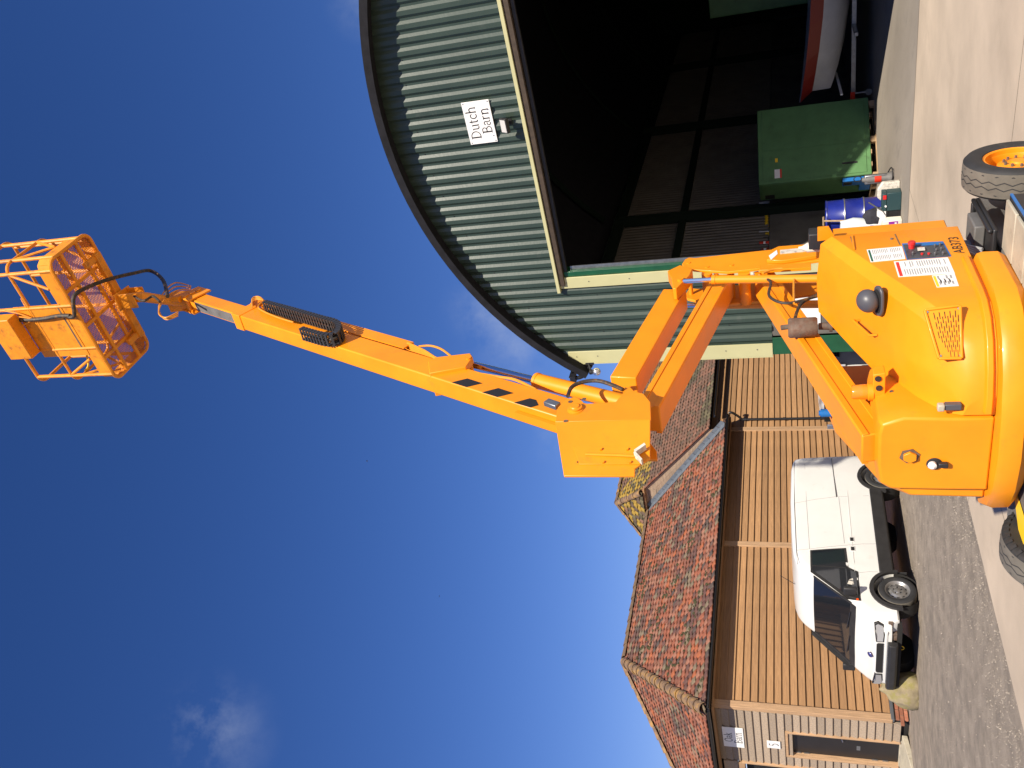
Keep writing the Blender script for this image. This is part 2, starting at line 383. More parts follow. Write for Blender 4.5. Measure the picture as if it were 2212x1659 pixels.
# side and back walls, sheeted inside
def ribwall(p0, p1, z0, z1, nrm, pitch=.15, dep=.02):
    p0 = V(p0); p1 = V(p1); L = (p1-p0).length; d = (p1-p0)/L; n = V(nrm); mb = MB(); k = int(L/pitch); pts = []
    for i in range(k):
        x = i*pitch; pts += [(x,0),(x+pitch*.3,0),(x+pitch*.45,dep),(x+pitch*.85,dep)]
    pts.append((k*pitch, 0))
    for (x0,y0),(x1,y1) in zip(pts, pts[1:]):
        a = p0+d*x0+n*y0; b = p0+d*x1+n*y1; zt = z1
        mb.add([(a.x,a.y,z0),(b.x,b.y,z0),(b.x,b.y,zt),(a.x,a.y,zt)], ((0,1,2,3),))
    return mb
ribwall((.10,.02,0), (.10,LEN,0), 2.42, 6.34, (1,0,0)).build('inner_wall_sheet', M['insheet'], gb, smooth=0, fix=False)
ribwall((GW-.1,.02,0), (GW-.1,LEN,0), 2.42, 6.34, (-1,0,0)).build('inner_wall_sheet', M['insheet'], gb, smooth=0, fix=False)
MB().boxp((-.02,.02,CLB+.01),(.06,LEN,6.42)).build('outer_side_wall', M['gsheet'], gb)
MB().boxp((GW-.06,.02,0),(GW,LEN,6.42)).build('outer_side_wall', M['gsheet'], gb)
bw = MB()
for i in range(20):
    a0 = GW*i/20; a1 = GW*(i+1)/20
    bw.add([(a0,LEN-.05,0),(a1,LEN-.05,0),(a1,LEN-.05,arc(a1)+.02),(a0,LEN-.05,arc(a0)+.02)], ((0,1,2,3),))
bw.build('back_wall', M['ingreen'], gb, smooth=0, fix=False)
for k in range(8):
    d0 = .25+k*2.95
    MB().boxp((.0,d0+.01,0),(.14,d0+2.94,2.40)).build('wall_panel', M['cpanel'], gb, bevel=.01)
    MB().boxp((GW-.2,d0+.01,0),(GW-.07,d0+2.94,2.40)).build('wall_panel', M['cpanel'], gb, bevel=.01)
GL = lambda a, d, z: GB0 + GR*a + GI*d + V((0,0,z))
def ghit(x, y, a=None, d=None):
    if a is not None: p = hit(x, y, GB0+GR*a, GR)
    else: p = hit(x, y, GB0+GI*d, GI)
    q = p-GB0; return q.dot(GR), q.dot(GI), p.z
cols = [ghit(1500, 462, a=.3)[1], ghit(1520, 267, a=.3)[1]]
print('barn columns at', cols)
for dcol in cols + [2*cols[1]-cols[0]]:
    if dcol > LEN-.5: continue
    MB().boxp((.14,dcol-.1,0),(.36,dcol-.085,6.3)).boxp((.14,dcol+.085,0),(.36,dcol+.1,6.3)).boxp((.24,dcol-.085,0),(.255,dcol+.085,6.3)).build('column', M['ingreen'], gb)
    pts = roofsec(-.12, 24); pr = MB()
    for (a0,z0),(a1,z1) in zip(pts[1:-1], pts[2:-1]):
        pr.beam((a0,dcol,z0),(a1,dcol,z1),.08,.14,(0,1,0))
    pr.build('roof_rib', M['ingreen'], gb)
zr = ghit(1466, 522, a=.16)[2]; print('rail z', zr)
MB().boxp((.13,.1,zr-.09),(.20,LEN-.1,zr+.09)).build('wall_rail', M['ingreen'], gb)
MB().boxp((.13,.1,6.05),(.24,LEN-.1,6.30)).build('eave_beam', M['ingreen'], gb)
# eaves gutter at the left, elbow
gp = MB()
secs = []
for d in (-.36, LEN): secs.append([(-.22+.075*math.cos(t)-.06, d, 6.42+.075*math.sin(t)) for t in [math.pi+math.pi*i/8 for i in range(9)]] + [(-.22+.063*math.cos(t)-.06, d, 6.42+.063*math.sin(t)) for t in [2*math.pi-math.pi*i/8 for i in range(9)]])
gp.loft(secs).build('gutter', M['blackpipe'], gb)
gp = MB().tube(smoothpath([(-.27,-.28,6.36),(-.27,-.28,6.22),(-.24,-.20,6.10),(-.16,-.02,6.00),(-.13,.10,5.90),(-.13,.10,5.0)],4), .045, 12)
gp.boxp((-.34,-.37,6.28),(-.20,-.22,6.40)).build('gutter_outlet', M['blackpipe'], gb, bevel=.006)
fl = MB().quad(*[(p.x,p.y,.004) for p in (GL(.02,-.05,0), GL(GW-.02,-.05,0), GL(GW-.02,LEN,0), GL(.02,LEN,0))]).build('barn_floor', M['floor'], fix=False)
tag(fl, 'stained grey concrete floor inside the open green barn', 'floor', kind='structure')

# ------------------------------------------------------------------ serif letters drawn as strokes (x across, z up; cap height 1)
def arcpts(cx, cz, rx, rz, a0, a1, n=12): return [(cx+rx*math.cos(R(a0+(a1-a0)*i/n)), cz+rz*math.sin(R(a0+(a1-a0)*i/n))) for i in range(n+1)]
TK, TN, SF = .135, .055, .05
def ser(x, z, w=.16): return ([(x-w, z), (x+w, z)], SF)
GLY = {
 'D': (.86, [([(.17,0),(.17,1)],TK), ser(.17,.025,.15), ser(.17,.975,.15), ([(.17,.97)]+arcpts(.30,.5,.44,.47,90,-90)+[(.17,.03)], .085)]),
 'u': (.66, [([(.14,.66),(.14,.22)]+arcpts(.30,.20,.16,.18,180,300,8), .10), ([(.50,0),(.50,.66)],TK*.85), ser(.10,.645,.07), ser(.46,.645,.07), ser(.55,.02,.07)]),
 't': (.42, [([(.18,.86),(.18,.16)]+arcpts(.30,.15,.12,.13,180,290,6), .11), ([(.03,.64),(.38,.64)],.06)]),
 'c': (.56, [(arcpts(.32,.33,.24,.31,50,310,14), .095), ([(.46,.56),(.50,.46)],.06)]),
 'h': (.68, [([(.13,0),(.13,1.06)],TK*.85), ([(.13,.45)]+arcpts(.33,.44,.19,.21,160,0,8)+[(.52,0)], .10), ser(.13,.02,.11), ser(.52,.02,.11), ser(.09,1.04,.07)]),
 'B': (.74, [([(.17,0),(.17,1)],TK), ser(.15,.025,.13), ser(.15,.975,.13), ([(.17,.97),(.34,.97)]+arcpts(.36,.755,.22,.215,90,-90,8)+[(.17,.54)],.08), ([(.17,.53),(.38,.53)]+arcpts(.40,.28,.26,.25,90,-90,8)+[(.17,.03)],.085)]),
 'a': (.58, [(arcpts(.27,.46,.17,.19,160,20,8)+[(.42,.10),(.50,.02),(.55,.05)],.09), (arcpts(.25,.19,.17,.17,60,300,10),.085)]),
 'r': (.48, [([(.15,0),(.15,.66)],TK*.85), ([(.15,.42)]+arcpts(.33,.46,.16,.18,170,60,6),.09), ser(.15,.02,.12), ser(.10,.645,.08)]),
 'n': (.68, [([(.14,0),(.14,.66)],TK*.85), ([(.14,.42)]+arcpts(.34,.44,.18,.21,160,0,8)+[(.52,0)],.10), ser(.14,.02,.11), ser(.52,.02,.11), ser(.10,.645,.08)]),
 'O': (.86, [(arcpts(.43,.5,.34,.47,90,450,24),.095)]),
 'k': (.64, [([(.13,0),(.13,1.06)],TK*.85), ([(.15,.30),(.46,.64)],.055), ([(.26,.40),(.54,.02)],.10), ser(.13,.02,.11), ser(.54,.02,.09), ser(.46,.645,.10)]),
 '5': (.60, [([(.20,.95),(.50,.97)],.10), ([(.20,.97),(.17,.56)],.06), ([(.17,.56)]+arcpts(.28,.30,.23,.29,100,-120,12),.095)]),
}
def strokes(mb, txt, x, z, h, plane, sq=1.0):
    """plane(x, z) gives the point in space"""
    for ch in txt:
        if ch == ' ': x += .3*h*sq; continue
        wd, st = GLY[ch]
        for pts, wdt in st:
            P = [V((x+p[0]*h*sq, z+p[1]*h)) for p in pts]; hw = wdt*h/2; Ls = []; Rs = []
            for i, p in enumerate(P):
                t = (P[min(i+1,len(P)-1)]-P[max(i-1,0)])
                if t.length < 1e-9: t = V((1,0))
                t.normalize(); nn = V((-t.y, t.x)); Ls.append(p+nn*hw); Rs.append(p-nn*hw)
            for i in range(len(P)-1):
                mb.add([plane(*Ls[i]), plane(*Rs[i]), plane(*Rs[i+1]), plane(*Ls[i+1])], ((0,1,2,3),))
        x += wd*h*sq
    return x
def widthof(txt, h, sq=1.0): return sum(.3*h*sq if c == ' ' else GLY[c][0]*h*sq for c in txt)
# barn name board
M['board'] = material('white_board', (.80,.79,.77), .45, var=.03, vscale=4)
sg = thing('sign', 'white board lettered Dutch Barn on the green sheeting', 'sign', GL(4.89,-.046,6.90), math.atan2(GR.y, GR.x))
MB().boxp((0,-.014,0),(.775,0,.52)).build('board', M['board'], sg, bevel=.002)
lt = MB()
strokes(lt, 'Dutch', .09, .285, .185, lambda x, z: V((x,-.0155,z)), 1.02)
strokes(lt, 'Barn', .17, .055, .185, lambda x, z: V((x,-.0155,z)), 1.02)
lt.build('lettering', M['ink'], sg, smooth=0, fix=False)
sc_ = MB()
for x, z in ((.03,.03),(.03,.49),(.745,.03),(.745,.49),(.60,.05),(.12,.05)): sc_.cyl((x,-.019,z),(x,-.013,z),.011,8)
sc_.build('screws', M['steel'], sg)
# floodlight
M['lampglass'] = material('lamp_glass', (.75,.72,.66), .08, .3, coat=.5)
fd = thing('floodlight', 'small black floodlight under the white Dutch Barn board', 'light', GL(5.22,-.04,6.62), math.atan2(GR.y, GR.x))
MB().boxp((-.05,-.03,-.06),(.05,0,.06)).beam((0,-.02,0),(0,-.16,.02),.03,.03).build('bracket', M['plasticblk'], fd, bevel=.003)
MM = Matrix.Translation((0,-.2,.03)) @ Matrix.Rotation(R(-32), 4, 'X')
MB().boxp((-.13,-.03,-.085),(.13,.04,.085), MM).build('housing', M['blacksteel'], fd, bevel=.008)
MB().boxp((-.11,-.036,-.065),(.11,-.031,.065), MM).build('lens', M['lampglass'], fd)
# security ball lamp at the eaves corner
sbm = thing('security_light', 'silver ball lamp on a black bracket at the barn eaves corner', 'light', GL(-.10,-.06,5.93), math.atan2(GR.y, GR.x))
MB().boxp((-.01,-.012,-.02),(.05,0,.16)).beam((.02,-.01,.1),(-.06,-.16,.02),.03,.03).build('bracket', M['plasticblk'], sbm, bevel=.003)
MB().lathe([(0,.0),(.055,.01),(.06,.06),(.05,.07)], (-.07,-.17,-.01), (0,0,1), 16).build('collar', M['plasticblk'], sbm)
MB().lathe([(.085*math.sin(R(t)), -.085*math.cos(R(t))) for t in range(0,181,12)], (-.07,-.17,-.09), (0,0,1), 20).build('globe', material('silver_globe', (.78,.79,.80), .22, .9), sbm, smooth=60)
# ================================================================== OAK BARN (weatherboarded, tiled)
def wood(name, c, grain=(1,14,14), var=.22, dirt=(.10,.07,.045), dirtamt=.12):
    return material(name, c, .8, var=var, vscale=2.2, dirt=dirt, dirtamt=dirtamt, dscale=2.6, bump=.25, bscale=12, stretch=grain, objvar=.16, detail=7)
M['board1'] = wood('larch_board', (.335,.185,.083))
M['board2'] = wood('weathered_board', (.34,.26,.185), dirt=(.17,.165,.17), dirtamt=.4)
M['postw'] = wood('timber_post', (.43,.27,.15), grain=(14,14,1))
M['gable'] = wood('gable_board', (.33,.24,.165), grain=(14,1,14), dirt=(.15,.13,.12), dirtamt=.4)
M['brick'] = material('brick', (.34,.13,.075), .85, var=.25, vscale=10, dirt=(.30,.24,.17), dirtamt=.2, dscale=8, bump=.3, bscale=40, objvar=.25)
M['mortar'] = material('mortar', (.33,.29,.22), .9)
M['lead'] = material('lead', (.13,.15,.18), .5, var=.2, vscale=8)
M['void'] = material('dark_lining', (.012,.011,.010), .9)
M['slate_sill'] = material('grey_sill', (.10,.105,.115), .5)
ok = thing('oak_barn', 'timber weatherboarded barn with red clay tiled roof beside the gravel track', 'barn', OAK0, math.atan2(OD.y, OD.x))
OL = lambda a, b, z: OAK0 + OD*a - ON*b + V((0,0,z))
def ohit(x, y, a=None, b=None):
    p = hit(x, y, OAK0+OD*a, OD) if a is not None else hit(x, y, OAK0-ON*b, ON)
    q = p-OAK0; return q.dot(OD), -q.dot(ON), p.z
GA, LOWEND, FAR = .157, 9.15, 17.0
EAV, RB, RZ = 3.80, 3.10, 6.42                      # eaves, ridge half width, ridge height
posts = [0.02, ohit(1700,1180,b=0)[0], ohit(1700,928,b=0)[0], 13.4]
print('oak posts', posts)
# core walls behind the boards
MB().boxp((.03,.03,.0),(FAR,.16,3.95)).build('wall_core', M['void'], ok)
MB().boxp((9.0,.03,3.951),(FAR,.16,4.4)).build('wall_core', M['void'], ok)
def boardmesh(L, g=GA):
    # feather edged board along x, face to -y, bottom at z=0
    mb = MB(); z1 = g+.025
    a = [(0,.028,0),(0,-.030,0),(0,-.030,.012),(0,.010,z1),(0,.028,z1)]
    mb.loft([a, [(L,p[1],p[2]) for p in a]]); return mb
bays = [(posts[0]+.085, posts[1]-.08), (posts[1]+.08, posts[2]-.08), (posts[2]+.08, posts[3]-.08), (posts[3]+.08, FAR)]
for bi, (a0, a1) in enumerate(bays):
    me = boardmesh(a1-a0).mesh('weatherboard', M['board1'], 0)
    top = 3.78 if bi < 2 else 4.15
    k = 0
    while .33+k*GA < top-.05:
        o = put(me, 'weatherboard', ok); o.location = (a0, 0, .33+k*GA); o.rotation_euler = (random.gauss(0,.006), random.gauss(0,.0006), 0); k += 1
for i, a in enumerate(posts):
    if i == 0:
        MB().boxp((a-.06,-.062,.30),(a+.085,.05,3.75)).build('corner_post', M['postw'], ok, bevel=.006)
    else: MB().boxp((a-.075,-.058,.33),(a+.075,-.0,3.75 if i < 3 else 4.1)).build('post', M['postw'], ok, bevel=.006)
# plinth: sill and bricks
MB().boxp((-.03,-.075,.265),(FAR,.02,.325)).build('sill', M['slate_sill'], ok, bevel=.006)
MB().boxp((.02,-.022,0),(FAR,.02,.255)).build('plinth', M['mortar'], ok)
bme = MB().boxp((0,0,0),(.213,.045,.066)).mesh('brick', M['brick'], 0)
for r in range(3):
    for k in range(40):
        o = put(bme, 'brick', ok, .004, 1); o.location = (.0+k*.226-(.113 if r % 2 else 0), -.046+random.uniform(-.004,.004), .012+r*.079); o.rotation_euler = (0,0,random.gauss(0,.008))
# ---- end wall (plane a = 0), with door
endM = Matrix.Rotation(R(90), 4, 'Z')     # x -> y ; board face -y -> +x  (flip below)
def endboard(b0, b1, z):
    mb = MB(); z1 = GA+.025
    a = [(.028,0),(-.030,0),(-.030,.012),(.010,z1),(.028,z1)]
    mb.loft([[(p[0],b0,p[1]+z) for p in a], [(p[0],b1,p[1]+z) for p in a]]).build('weatherboard', M['board2'], ok, smooth=0)
D0, D1, DZ0, DZ1, OP = .74, 1.55, .15, 2.27, 2.02
MB().boxp((.03,.17,0),(.16,D0-.05,3.8)).boxp((.03,D1+.05,0),(.16,OP,3.8)).boxp((.03,D0-.05,DZ1+.05),(.16,D1+.05,3.8)).build('wall_core', M['void'], ok)
k = 0
while .14+k*GA < 3.62:
    z = .14+k*GA
    if z+GA*.6 < DZ1: endboard(.09, D0-.05, z); endboard(D1+.05, OP-.06, z)
    else: endboard(.09, OP-.06, z)
    k += 1
MB().boxp((-.05,OP-.06,.1),(.05,OP,3.25)).build('door_jamb', M['postw'], ok, bevel=.004)
MB().boxp((-.045,D0-.05,DZ0-.02),(.10,D0,DZ1+.05)).boxp((-.045,D1,DZ0-.02),(.10,D1+.05,DZ1+.05)).boxp((-.045,D0,DZ1),(.10,D1,DZ1+.05)).build('door_frame', M['postw'], ok, bevel=.004)
dr = MB().boxp((.06,D0+.005,DZ0),(.10,D1-.005,DZ1-.005)).build('door', material('black_door', (.014,.012,.012), .45, var=.15, vscale=3), ok, bevel=.004)
MB().boxp((.03,D0+.02,1.20),(.06,D0+.09,1.34)).build('lock_box', M['steel'], dr, bevel=.004)
MB().tube([(.045,D0+.10,1.22),(.02,D0+.10,1.22),(.02,D0+.20,1.20)], .011, 8).build('handle', M['chrome'], dr)
MB().boxp((.052,1.10,.86),(.061,1.24,.93)).build('plate', M['steel'], dr)
for z in (.32,.52,1.85,2.02): MB().boxp((.045,D1-.03,z),(.058,D1+.0,z+.11)).build('hinge', M['steel'], dr)
MB().boxp((-.02,D0-.06,.02),(.14,D1+.06,.135)).build('door_step', material('stone_step', (.42,.37,.28), .85, var=.2, vscale=6), ok, bevel=.01)
MB().prism([(-.95,D0-.35,-.0),(-.95,D1+1.2,-.0),(-.055,D1+1.2,.12),(-.055,D0-.35,.12)], (0,0,-.1)).build('ramp', M['cream_top'], ok, bevel=.01)
# dark slatted opening beyond the door
MB().boxp((.35,OP,0),(.40,6.1,3.2)).build('wall_core', M['void'], ok)
for k in range(36): MB().boxp((.12,OP+.01+k*.045,.1),(.135,OP+.028+k*.045,3.18)).build('slat', M['blacksteel'], ok)
MB().boxp((-.04,OP,3.2),(.12,6.1,3.34)).build('door_head', M['postw'], ok, bevel=.005)
for z in (3.35,3.50): MB().boxp((-.02,OP,z),(.04,6.1,z+.15)).build('weatherboard', M['board2'], ok)
# eaves boards (dark soffit)
MB().boxp((-.3,-.30,3.70),(9.2,.03,3.725)).build('soffit', M['board1'], ok)
MB().boxp((-.30,.031,3.70),(.03,6.3,3.725)).build('soffit', M['board1'], ok)
# gutters
def gutter(p0, p1, name='gutter'):
    p0 = V(p0); p1 = V(p1); d = (p1-p0).normalized(); x = d.cross(V((0,0,1))); mb = MB(); secs = []
    for p in (p0, p1):
        secs.append([p + x*(.062*math.cos(t)) + V((0,0,.062*math.sin(t))) for t in [math.pi+math.pi*i/8 for i in range(9)]] + [p + x*(.052*math.cos(t)) + V((0,0,.052*math.sin(t))) for t in [2*math.pi-math.pi*i/8 for i in range(9)]])
    return mb.loft(secs).build(name, M['blackpipe'], ok)
gutter((-.39,-.40,3.80),(LOWEND,-.40,3.80)); gutter((-.40,-.40,3.80),(-.40,6.6,3.80)); gutter((9.25,-.30,4.20),(FAR,-.30,4.20))
da = ohit(1700, 905, b=-.1)[0]; print('downpipe', da)
MB().tube(smoothpath([(da-.05,-.40,3.76),(da-.05,-.40,3.66),(da,-.22,3.50),(da,-.11,3.40),(da,-.11,3.3)],4), .036, 12).build('swan_neck', M['blackpipe'], ok)
MB().cyl((da,-.11,3.3),(da,-.11,.1),.034,12).cyl((da,-.11,3.28),(da,-.11,3.38),.044,12).cyl((da,-.11,2.2),(da,-.11,2.28),.044,12).build('downpipe', M['blackpipe'], ok)
# ---- clay tiles
TC = [(.29,.092,.048),(.21,.075,.046),(.125,.058,.046),(.31,.135,.085),(.20,.150,.095),(.36,.105,.042),(.085,.060,.05)]
TM = [material('clay_tile', tuple(.88*q for q in c), .85, var=.22, vscale=9, dirt=(.15,.13,.08), dirtamt=.38, dscale=7, bump=.25, bscale=35) for c in TC]
TC2 = [(.135,.075,.05),(.10,.065,.045),(.17,.085,.055),(.12,.10,.055),(.20,.10,.065),(.30,.19,.03),(.075,.06,.035)]
TM2 = [material('old_clay_tile', c, .9, var=.25, vscale=8, dirt=(.085,.08,.03), dirtamt=.35, dscale=7, bump=.3, bscale=30) for c in TC2]
TW, TG, TL = .172, .160, .24
def tileverts(w=TW, L=TL, th=.019, camber=.014):
    vs = []; xs = (-.5,-.17,.17,.5)
    for zz in (0, -th):
        for y in (0, L):
            for x in xs: vs.append(V((x*w*.975, y, zz + camber*(1-4*x*x) )))
    # 0-3 top low edge, 4-7 top high edge, 8-11 bottom low, 12-15 bottom high
    fs = []
    for i in range(3): fs.append((i,i+1,i+5,i+4)); fs.append((8+i+1,8+i,12+i,12+i+1)); fs.append((8+i,8+i+1,i+1,i))
    fs += [(8,0,4,12),(3,11,15,7)]
    return vs, fs
tv, tf = tileverts()
tmesh = []
for mt in TM:
    me = bpy.data.meshes.new('roof_tile'); me.from_pydata([tuple(p) for p in tv], [], tf); me.materials.append(mt); tmesh.append(me)
def slope_frame(p_eave, along, up_slope):
    n = V(along).cross(V(up_slope)).normalized(); return Matrix((V(along).normalized(), V(up_slope).normalized(), n)).transposed().to_4x4()
class Field:
    def __init__(s, mats): s.v = []; s.f = []; s.m = []; s.mats = mats
    def add(s, Mx, mi):
        b = len(s.v); s.v += [tuple(Mx @ p) for p in tv]; s.f += [tuple(b+i for i in f) for f in tf]; s.m += [mi]*len(tf)
    def build(s, name, parent):
        me = bpy.data.meshes.new(name); me.from_pydata(s.v, [], s.f)
        for mt in s.mats: me.materials.append(mt)
        me.polygons.foreach_set('material_index', s.m); o = put(me, name, parent); o['kind'] = 'stuff'; return o
rt = random.Random(11)
def pick(a, h):
    n = math.sin(a*2.1+h*3.3)+math.sin(a*.7-h*2.2+1)
    r = rt.random()
    if n > 1.1: return rt.choice((1,2,4,6,2))
    return 0 if r < .26 else 1 if r < .48 else 3 if r < .68 else 2 if r < .80 else 5 if r < .88 else 4 if r < .94 else 6
def roofplane(rb, name, o0, along, ups, length, slopelen, keep, mats, meshes, limit, key, par):
    Fm = slope_frame(o0, along, ups); cand = []
    nr = int(slopelen/TG)
    for r in range(nr+1):
        for c in range(int(length/TW)+2):
            x = c*TW + (TW/2 if r % 2 else 0); y = r*TG
            if not keep(x, y): continue
            pos = V(o0)+V(along).normalized()*x+V(ups).normalized()*y
            mi = pick(x, y)
            Mx = Matrix.Translation(pos) @ Fm @ Matrix.Rotation(R(-6.5)+rt.gauss(0,.03),4,'X') @ Matrix.Rotation(rt.gauss(0,.03),4,'Z') @ Matrix.Translation((0,-.02,.032+rt.uniform(-.005,.008)))
            cand.append((key(pos), Mx, mi))
    cand.sort(key=lambda t: t[0]); fld = Field(mats)
    for i, (_, Mx, mi) in enumerate(cand):
        if i < limit:
            o = put(meshes[mi], 'roof_tile', par); o.matrix_local = Mx
        else: fld.add(Mx, mi)
    if fld.v: fld.build(name, par)
EB = -.36; EZ = EAV+.02
Sv = V((0, RB-EB, RZ-EZ)); SL = Sv.length
roof = MB()
roof.add([(EB,EB,EZ),(LOWEND-.05,EB,EZ),(LOWEND-.05,RB,RZ),(RB,RB,RZ)], ((0,1,2,3),))
roof.add([(EB,EB,EZ),(RB,RB,RZ),(EB,2*RB-EB,EZ)], ((0,1,2),))
roof.add([(EB,2*RB-EB,EZ),(RB,RB,RZ),(LOWEND-.05,RB,RZ),(LOWEND-.05,2*RB-EB,EZ)], ((0,1,2,3),))
rf = roof.build('roof', M['void'], ok, smooth=0, fix=False)
frac = (RB-EB)/SL
camp = OAK0
near = lambda p: (OL(p.x, p.y, p.z)-CAM).length
roofplane(None, 'roof_tile_field', (EB,EB,EZ), (1,0,0), Sv, LOWEND-EB-.1, SL, lambda x, y: x > y*frac+.02 and x < LOWEND-EB-.16 and y < SL-.08, TM, tmesh, 210, near, rf)
Se = V((RB-EB, 0, RZ-EZ))
# end hip: run along +b
def keep_end(x, y): return y*frac+.02 < x < (2*RB-2*EB)-y*frac-.02 and y < SL-.1
roofplane(None, 'roof_tile_field', (EB,2*RB-EB,EZ), (0,-1,0), Se, 2*RB-2*EB, SL, lambda x, y: keep_end(2*RB-2*EB-x, y), TM, tmesh, 80, near, rf)
# ridge and hip tiles
M['lichen'] = material('lichen_tile', (.19,.12,.075), .9, var=.45, vscale=5, dirt=(.42,.22,.02), dirtamt=.45, dscale=5, bump=.3, bscale=30)
M['ridge'] = material('ridge_tile', (.15,.095,.06), .9, var=.3, vscale=5, dirt=(.20,.15,.05), dirtamt=.4, dscale=8, bump=.3, bscale=30)
def halfround(p0, p1, r, mt, par, up=V((0,0,1)), name='ridge_tile'):
    p0 = V(p0); p1 = V(p1); d = (p1-p0).normalized(); x = d.cross(up).normalized(); y = x.cross(d); secs = []
    for p, k in ((p0, 1.16), (p1, .90)):
        ou = [p + x*(r*k*math.cos(t)) + y*(r*k*.85*math.sin(t)) for t in [math.pi*i/10 for i in range(11)]]
        inn = [p + x*((r*k-.015)*math.cos(t)) + y*((r*k-.015)*.85*math.sin(t)) for t in [math.pi-math.pi*i/10 for i in range(11)]]
        secs.append(ou+inn)
    return MB().loft(secs).build(name, mt, par)
h0 = V((EB,EB,EZ+.03)); h1 = V((RB,RB,RZ+.03)); nh = 16
for i in range(nh):
    a = h0+(h1-h0)*(i/nh); b = h0+(h1-h0)*((i+1.06)/nh); halfround(a, b, .125, M['lichen'], rf, name='hip_tile')
h0b = V((EB,2*RB-EB,EZ+.03))
for i in range(nh):
    a = h0b+(h1-h0b)*(i/nh); b = h0b+(h1-h0b)*((i+1.06)/nh); halfround(a, b, .12, M['lichen'], rf, name='hip_tile')
for i in range(15):
    a0 = RB+.1+i*.40; halfround((a0,RB,RZ+.0),(a0+.42,RB,RZ+.0),.12,M['ridge'],rf)
# moss on the tiles
M['moss'] = material('moss', (.050,.046,.018), .95, var=.5, vscale=20, bump=.5, bscale=60)
mm = MB(); rm_ = random.Random(5)
def blob(mb, Mx, r, h):
    n = 7; vs = [Mx @ V((math.cos(6.283*k/n)*r*rm_.uniform(.6,1.2), math.sin(6.283*k/n)*r*rm_.uniform(.6,1.2), -.01)) for k in range(n)]
    vs2 = [Mx @ V((math.cos(6.283*k/n)*r*.55, math.sin(6.283*k/n)*r*.55, h*rm_.uniform(.6,1))) for k in range(n)]
    b = len(mb.v); mb.v += vs+vs2; mb.f += [(b+k, b+(k+1) % n, b+n+(k+1) % n, b+n+k) for k in range(n)] + [tuple(b+n+k for k in range(n))]
Fm = slope_frame((0,0,0), (1,0,0), Sv)
for i in range(800):
    c = rm_.random(); x = rm_.uniform(.4, 9.0); y = rm_.uniform(.1, SL-.2)
    s_ = math.sin(x*1.9+y*2.4+.5)
    if s_ < .55 or x < y*frac+.1 or x > LOWEND-EB-.3: continue
    pos = V((EB,EB,EZ))+V((1,0,0))*x+Sv.normalized()*y
    blob(mm, Matrix.Translation(pos) @ Fm @ Matrix.Translation((0,0,.035)), rm_.uniform(.02,.07), rm_.uniform(.02,.045))
mo = mm.build('moss_clumps', M['moss'], rf, smooth=0, fix=False); mo['kind'] = 'stuff'
# ---- taller roof beyond, with boarded gable and half hip
TB, TZ0, TZ1, GA0 = 3.40, 4.28, 7.56, 8.86      # ridge half width, eaves, ridge, gable plane
tanp = (TZ1-TZ0)/(TB+.25); HZ = 6.52; bH = (HZ-TZ0)/tanp-.25; PK = GA0+.45+.0
pkA = GA0-.18+(TZ1-HZ)/tanp*.62
Ts = V((0, TB+.25, TZ1-TZ0)); TSL = Ts.length; e0 = (GA0-.07, -.25, TZ0)
troof = MB()
troof.add([(GA0-.05,-.25,TZ0),(FAR+4,-.25,TZ0),(FAR+4,TB,TZ1),(pkA,TB,TZ1),(GA0-.05,bH,HZ)], ((0,1,2,3,4),))
troof.add([(GA0-.16,bH,HZ),(pkA,TB,TZ1),(GA0-.16,2*TB-bH,HZ)], ((0,1,2),))
troof.add([(GA0-.16,2*TB-bH,HZ),(pkA,TB,TZ1),(FAR+4,TB,TZ1),(FAR+4,2*TB+.25,TZ0),(GA0-.16,2*TB+.25,TZ0)], ((0,1,2,3,4),))
tr2 = troof.build('roof', M['void'], ok, smooth=0, fix=False)
tfr = (TB+.25)/TSL
def keep_t(x, y):
    z = TZ0+y*(TZ1-TZ0)/TSL
    if y > TSL-.1: return False
    return x > (.02 if z < HZ else (z-HZ)/(TZ1-HZ)*(pkA-GA0+.18))
def pick2(a, h):
    r = rt.random(); top = h > TSL*.68 and rt.random() < .5
    if a < 1.5 and h > TSL*.6 and r < .5: return 5
    if top: return rt.choice((5,6,3,0))
    n = math.sin(a*1.3+h*2.1)+math.sin(a*.5-h*1.2)
    if n > .7: return rt.choice((6,3,1,6))
    return rt.choice((0,0,2,2,4,1))
_p = pick; pick = pick2
roofplane(None, 'roof_tile_field', e0, (1,0,0), Ts, FAR+3-GA0, TSL, keep_t, TM2, tmesh, 0, near, tr2)
Th = V((pkA-GA0+.18, 0, TZ1-HZ)); hw = 2*TB-2*bH
pick = lambda a, h: rt.choice((5,5,3,6,5,4,1))
roofplane(None, 'roof_tile_field', (GA0-.18, 2*TB-bH, HZ), (0,-1,0), Th, hw, Th.length, lambda x, y: hw/2*y/Th.length+.02 < x < hw-hw/2*y/Th.length-.02, TM2, tmesh, 0, near, tr2)
pick = _p
for i in range(30):
    a0 = pkA+i*.4; halfround((a0,TB,TZ1),(a0+.42,TB,TZ1),.12,M['lichen'] if i % 3 else M['ridge'],tr2)
for s_ in (0, 1):
    q0 = V((GA0-.18, bH if s_ == 0 else 2*TB-bH, HZ+.03)); q1 = V((pkA,TB,TZ1+.02))
    for i in range(4): halfround(q0+(q1-q0)*(i/4), q0+(q1-q0)*((i+1.06)/4), .10, M['lichen'], tr2, name='hip_tile')
